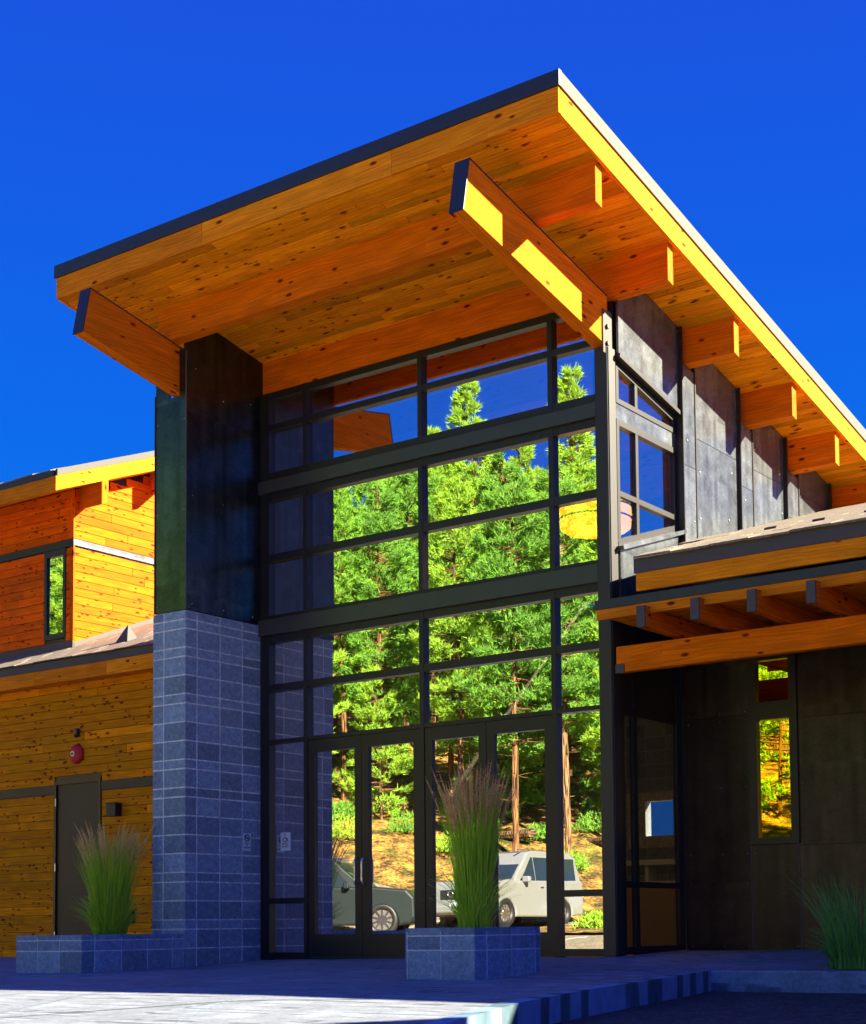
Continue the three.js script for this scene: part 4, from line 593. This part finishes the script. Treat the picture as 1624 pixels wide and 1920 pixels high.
function car(name, label, paint, at, turn, dims) {
  const t = thing(name, label, 'car', at); t.rotation.y = turn; const put = (n, g, m, p = t) => { const o = new THREE.Mesh(g, m); o.name = n; o.castShadow = o.receiveShadow = true; p.add(o); return o; };
  const { len, w, h, belt, hood, wb, wr, boxy } = dims, hl = len / 2, S = (pts) => new THREE.Shape(pts.map(([x, y]) => new THREE.Vector2(x, y)));
  const fx = wb / 2 + .05, rx = -wb / 2 + .05, arch = (cx) => { const a = []; for (let i = 0; i <= 10; i++) { const q = PI * i / 10; a.push([cx - Math.cos(q) * (wr + .07) * -1 * -1, .28 + Math.sin(q) * (wr + .07) + .1]); } return a; };
  const body = [[-hl + .04, .42], ...arch(rx), ...arch(fx), [hl - .12, .42], [hl, .55], [hl - .02, hood - .22], [hl - .2, hood - .03], [hl - 1.15, hood + .06], [hl - 1.35, belt], [-hl + .1, belt + .04], [-hl, belt - .15]];
  const ext = (s, d, b) => { const g = new THREE.ExtrudeGeometry(s, { depth: d - 2 * b, bevelEnabled: true, bevelThickness: b, bevelSize: b, bevelSegments: 4 }); g.translate(0, 0, -(d - 2 * b) / 2); return g; };
  put('body', ext(S(body), w, .07), paint);
  const roofF = boxy ? hl - 2.15 : hl - 2.2, cab = [[hl - 1.30, belt - .02], [roofF, h - .06], [roofF - .3, h], [-hl + .5, h - .02], [-hl + .22, h - .12], [-hl + .08, belt]];
  const cg = ext(S(cab), w - .08, .06); { const p = cg.attributes.position; for (let i = 0; i < p.count; i++) { const k = clamp((p.getY(i) - belt) / (h - belt), 0, 1); p.setZ(i, p.getZ(i) * (1 - .13 * k)); } cg.computeVertexNormals(); } put('cabin', cg, paint);
  const gl = std(L(.015, .025, .035), { roughness: .05 }); const wy0 = belt + .05, wy1 = h - .14, zz = (y) => (w - .08) / 2 * (1 - .13 * clamp((y - belt) / (h - belt), 0, 1)) + .012;
  for (const s of [-1, 1]) for (const [a0, a1, b0, b1] of [[hl - 1.62, roofF - .12, roofF - .75, hl - 1.62 - .75], [0, 0, 0, 0]].slice(0, 1).concat([[.02, .02, -.95, -.95], [-1.0, -1.0, -hl + .28, -hl + .36]])) {
    const A = [[Math.max(a0, b0) === a0 ? a0 : a0, wy0], [a1, wy1], [b0 === roofF - .75 ? .06 : b0, wy1], [b0 === roofF - .75 ? .06 : b1, wy0]]; const p = A.map(([x, y]) => [x, y, s * zz(y)]); const g = new THREE.BufferGeometry(); const q = s > 0 ? [0, 2, 1, 0, 3, 2] : [0, 1, 2, 0, 2, 3]; g.setAttribute('position', new THREE.Float32BufferAttribute(q.flatMap((k) => p[k]), 3)); g.computeVertexNormals(); put('side_window', g, gl); }
  { const y0 = belt + .04, y1 = h - .1, x0 = hl - 1.30 - .02, x1 = roofF + .0, g = new THREE.BufferGeometry(), a = zz(y0) - .1, b = zz(y1) - .1; const P = [[x0 + .08, y0, -a], [x0 + .08, y0, a], [x1 + .09, y1, b], [x1 + .09, y1, -b]]; g.setAttribute('position', new THREE.Float32BufferAttribute([0, 1, 2, 0, 2, 3].flatMap((k) => P[k]), 3)); g.computeVertexNormals(); put('windscreen', g, gl); }
  const tyre = new THREE.TorusGeometry(wr - .09, .1, 12, 28), rim = merged([new THREE.CylinderGeometry(wr * .28, wr * .28, .1, 12).rotateX(PI / 2), new THREE.TorusGeometry(wr * .66, .03, 6, 24), ...Array.from({ length: 10 }, (_, i) => new THREE.BoxGeometry(.05, wr * .62, .03).translate(0, wr * .36, .03).rotateZ(i * PI / 5))]);
  for (const x of [fx, rx]) for (const s of [-1, 1]) { const wl = new THREE.Group(); wl.name = 'wheel'; wl.position.set(x, wr, s * (w / 2 - .1)); t.add(wl); put('tyre', tyre, M.black, wl); const q = put('rim', rim, M.chrome, wl); if (s < 0) q.rotation.y = PI; put('hub_disc', new THREE.CylinderGeometry(wr * .7, wr * .7, .05, 20).rotateX(PI / 2), M.trim, wl); }
  put('grille', new THREE.BoxGeometry(.05, .26, w * .5).translate(hl + .05, hood - .32, 0), M.black); for (const z of [-.14, .14]) put('badge', new THREE.TorusGeometry(.075, .016, 6, 20).scale(1.2, 1, 1).rotateY(PI / 2).translate(hl + .085, hood - .3, z), M.chrome);
  for (const s of [-1, 1]) { put('headlight', new THREE.SphereGeometry(.17, 16, 10).scale(.6, .8, 1.3).translate(hl - .06, hood - .24, s * w * .38), M.chrome); put('mirror', new RoundedBoxGeometry(.16, .17, .24, 2, .04).translate(hl - 1.75, belt + .1, s * (w / 2 + .1)), paint); put('roof_rail', new THREE.CylinderGeometry(.022, .022, len * .5, 8).rotateZ(PI / 2).translate(-len * .14, h + .06, s * w * .33), M.chrome); put('tail_light', new RoundedBoxGeometry(.08, .4, .1, 2, .03).translate(-hl - .04, belt - .2, s * w * .44), std(L(.4, .02, .01), { roughness: .3 })); }
  put('plate', new THREE.BoxGeometry(.02, .14, .34).translate(hl + .08, .62, 0), M.signblue); put('front_bumper', new RoundedBoxGeometry(.22, .22, w * .94, 3, .07).translate(hl + .0, .50, 0), paint); for (const s of [-1, 1]) put('door_handle', new THREE.BoxGeometry(.16, .03, .03).translate(-.2, belt - .1, s * (w / 2 + .02)), M.chrome);
  return t;
}
{
  const white = new THREE.MeshPhysicalMaterial({ color: L(.19, .20, .20), roughness: .35, clearcoat: 1, clearcoatRoughness: .08 }), dark = new THREE.MeshPhysicalMaterial({ color: L(.003, .010, .012), roughness: .45, clearcoat: .25, clearcoatRoughness: .05 });
  car('silver_van', 'pale silver people carrier parked on the lot facing the entrance', white, [-15.9, groundY(-15.9, 20.4), 20.4], Math.atan2(1, .02) , { len: 4.9, w: 1.95, h: 2.12, belt: 1.25, hood: 1.22, wb: 3.0, wr: .42 });
  car('dark_pickup', 'dark green off-road car parked beside the silver people carrier', dark, [-19.6, groundY(-19.6, 17.2), 17.2], -.5, { len: 4.6, w: 1.9, h: 2.1, belt: 1.3, hood: 1.25, wb: 2.8, wr: .46, boxy: true });
}
renderer.render(scene, camera);
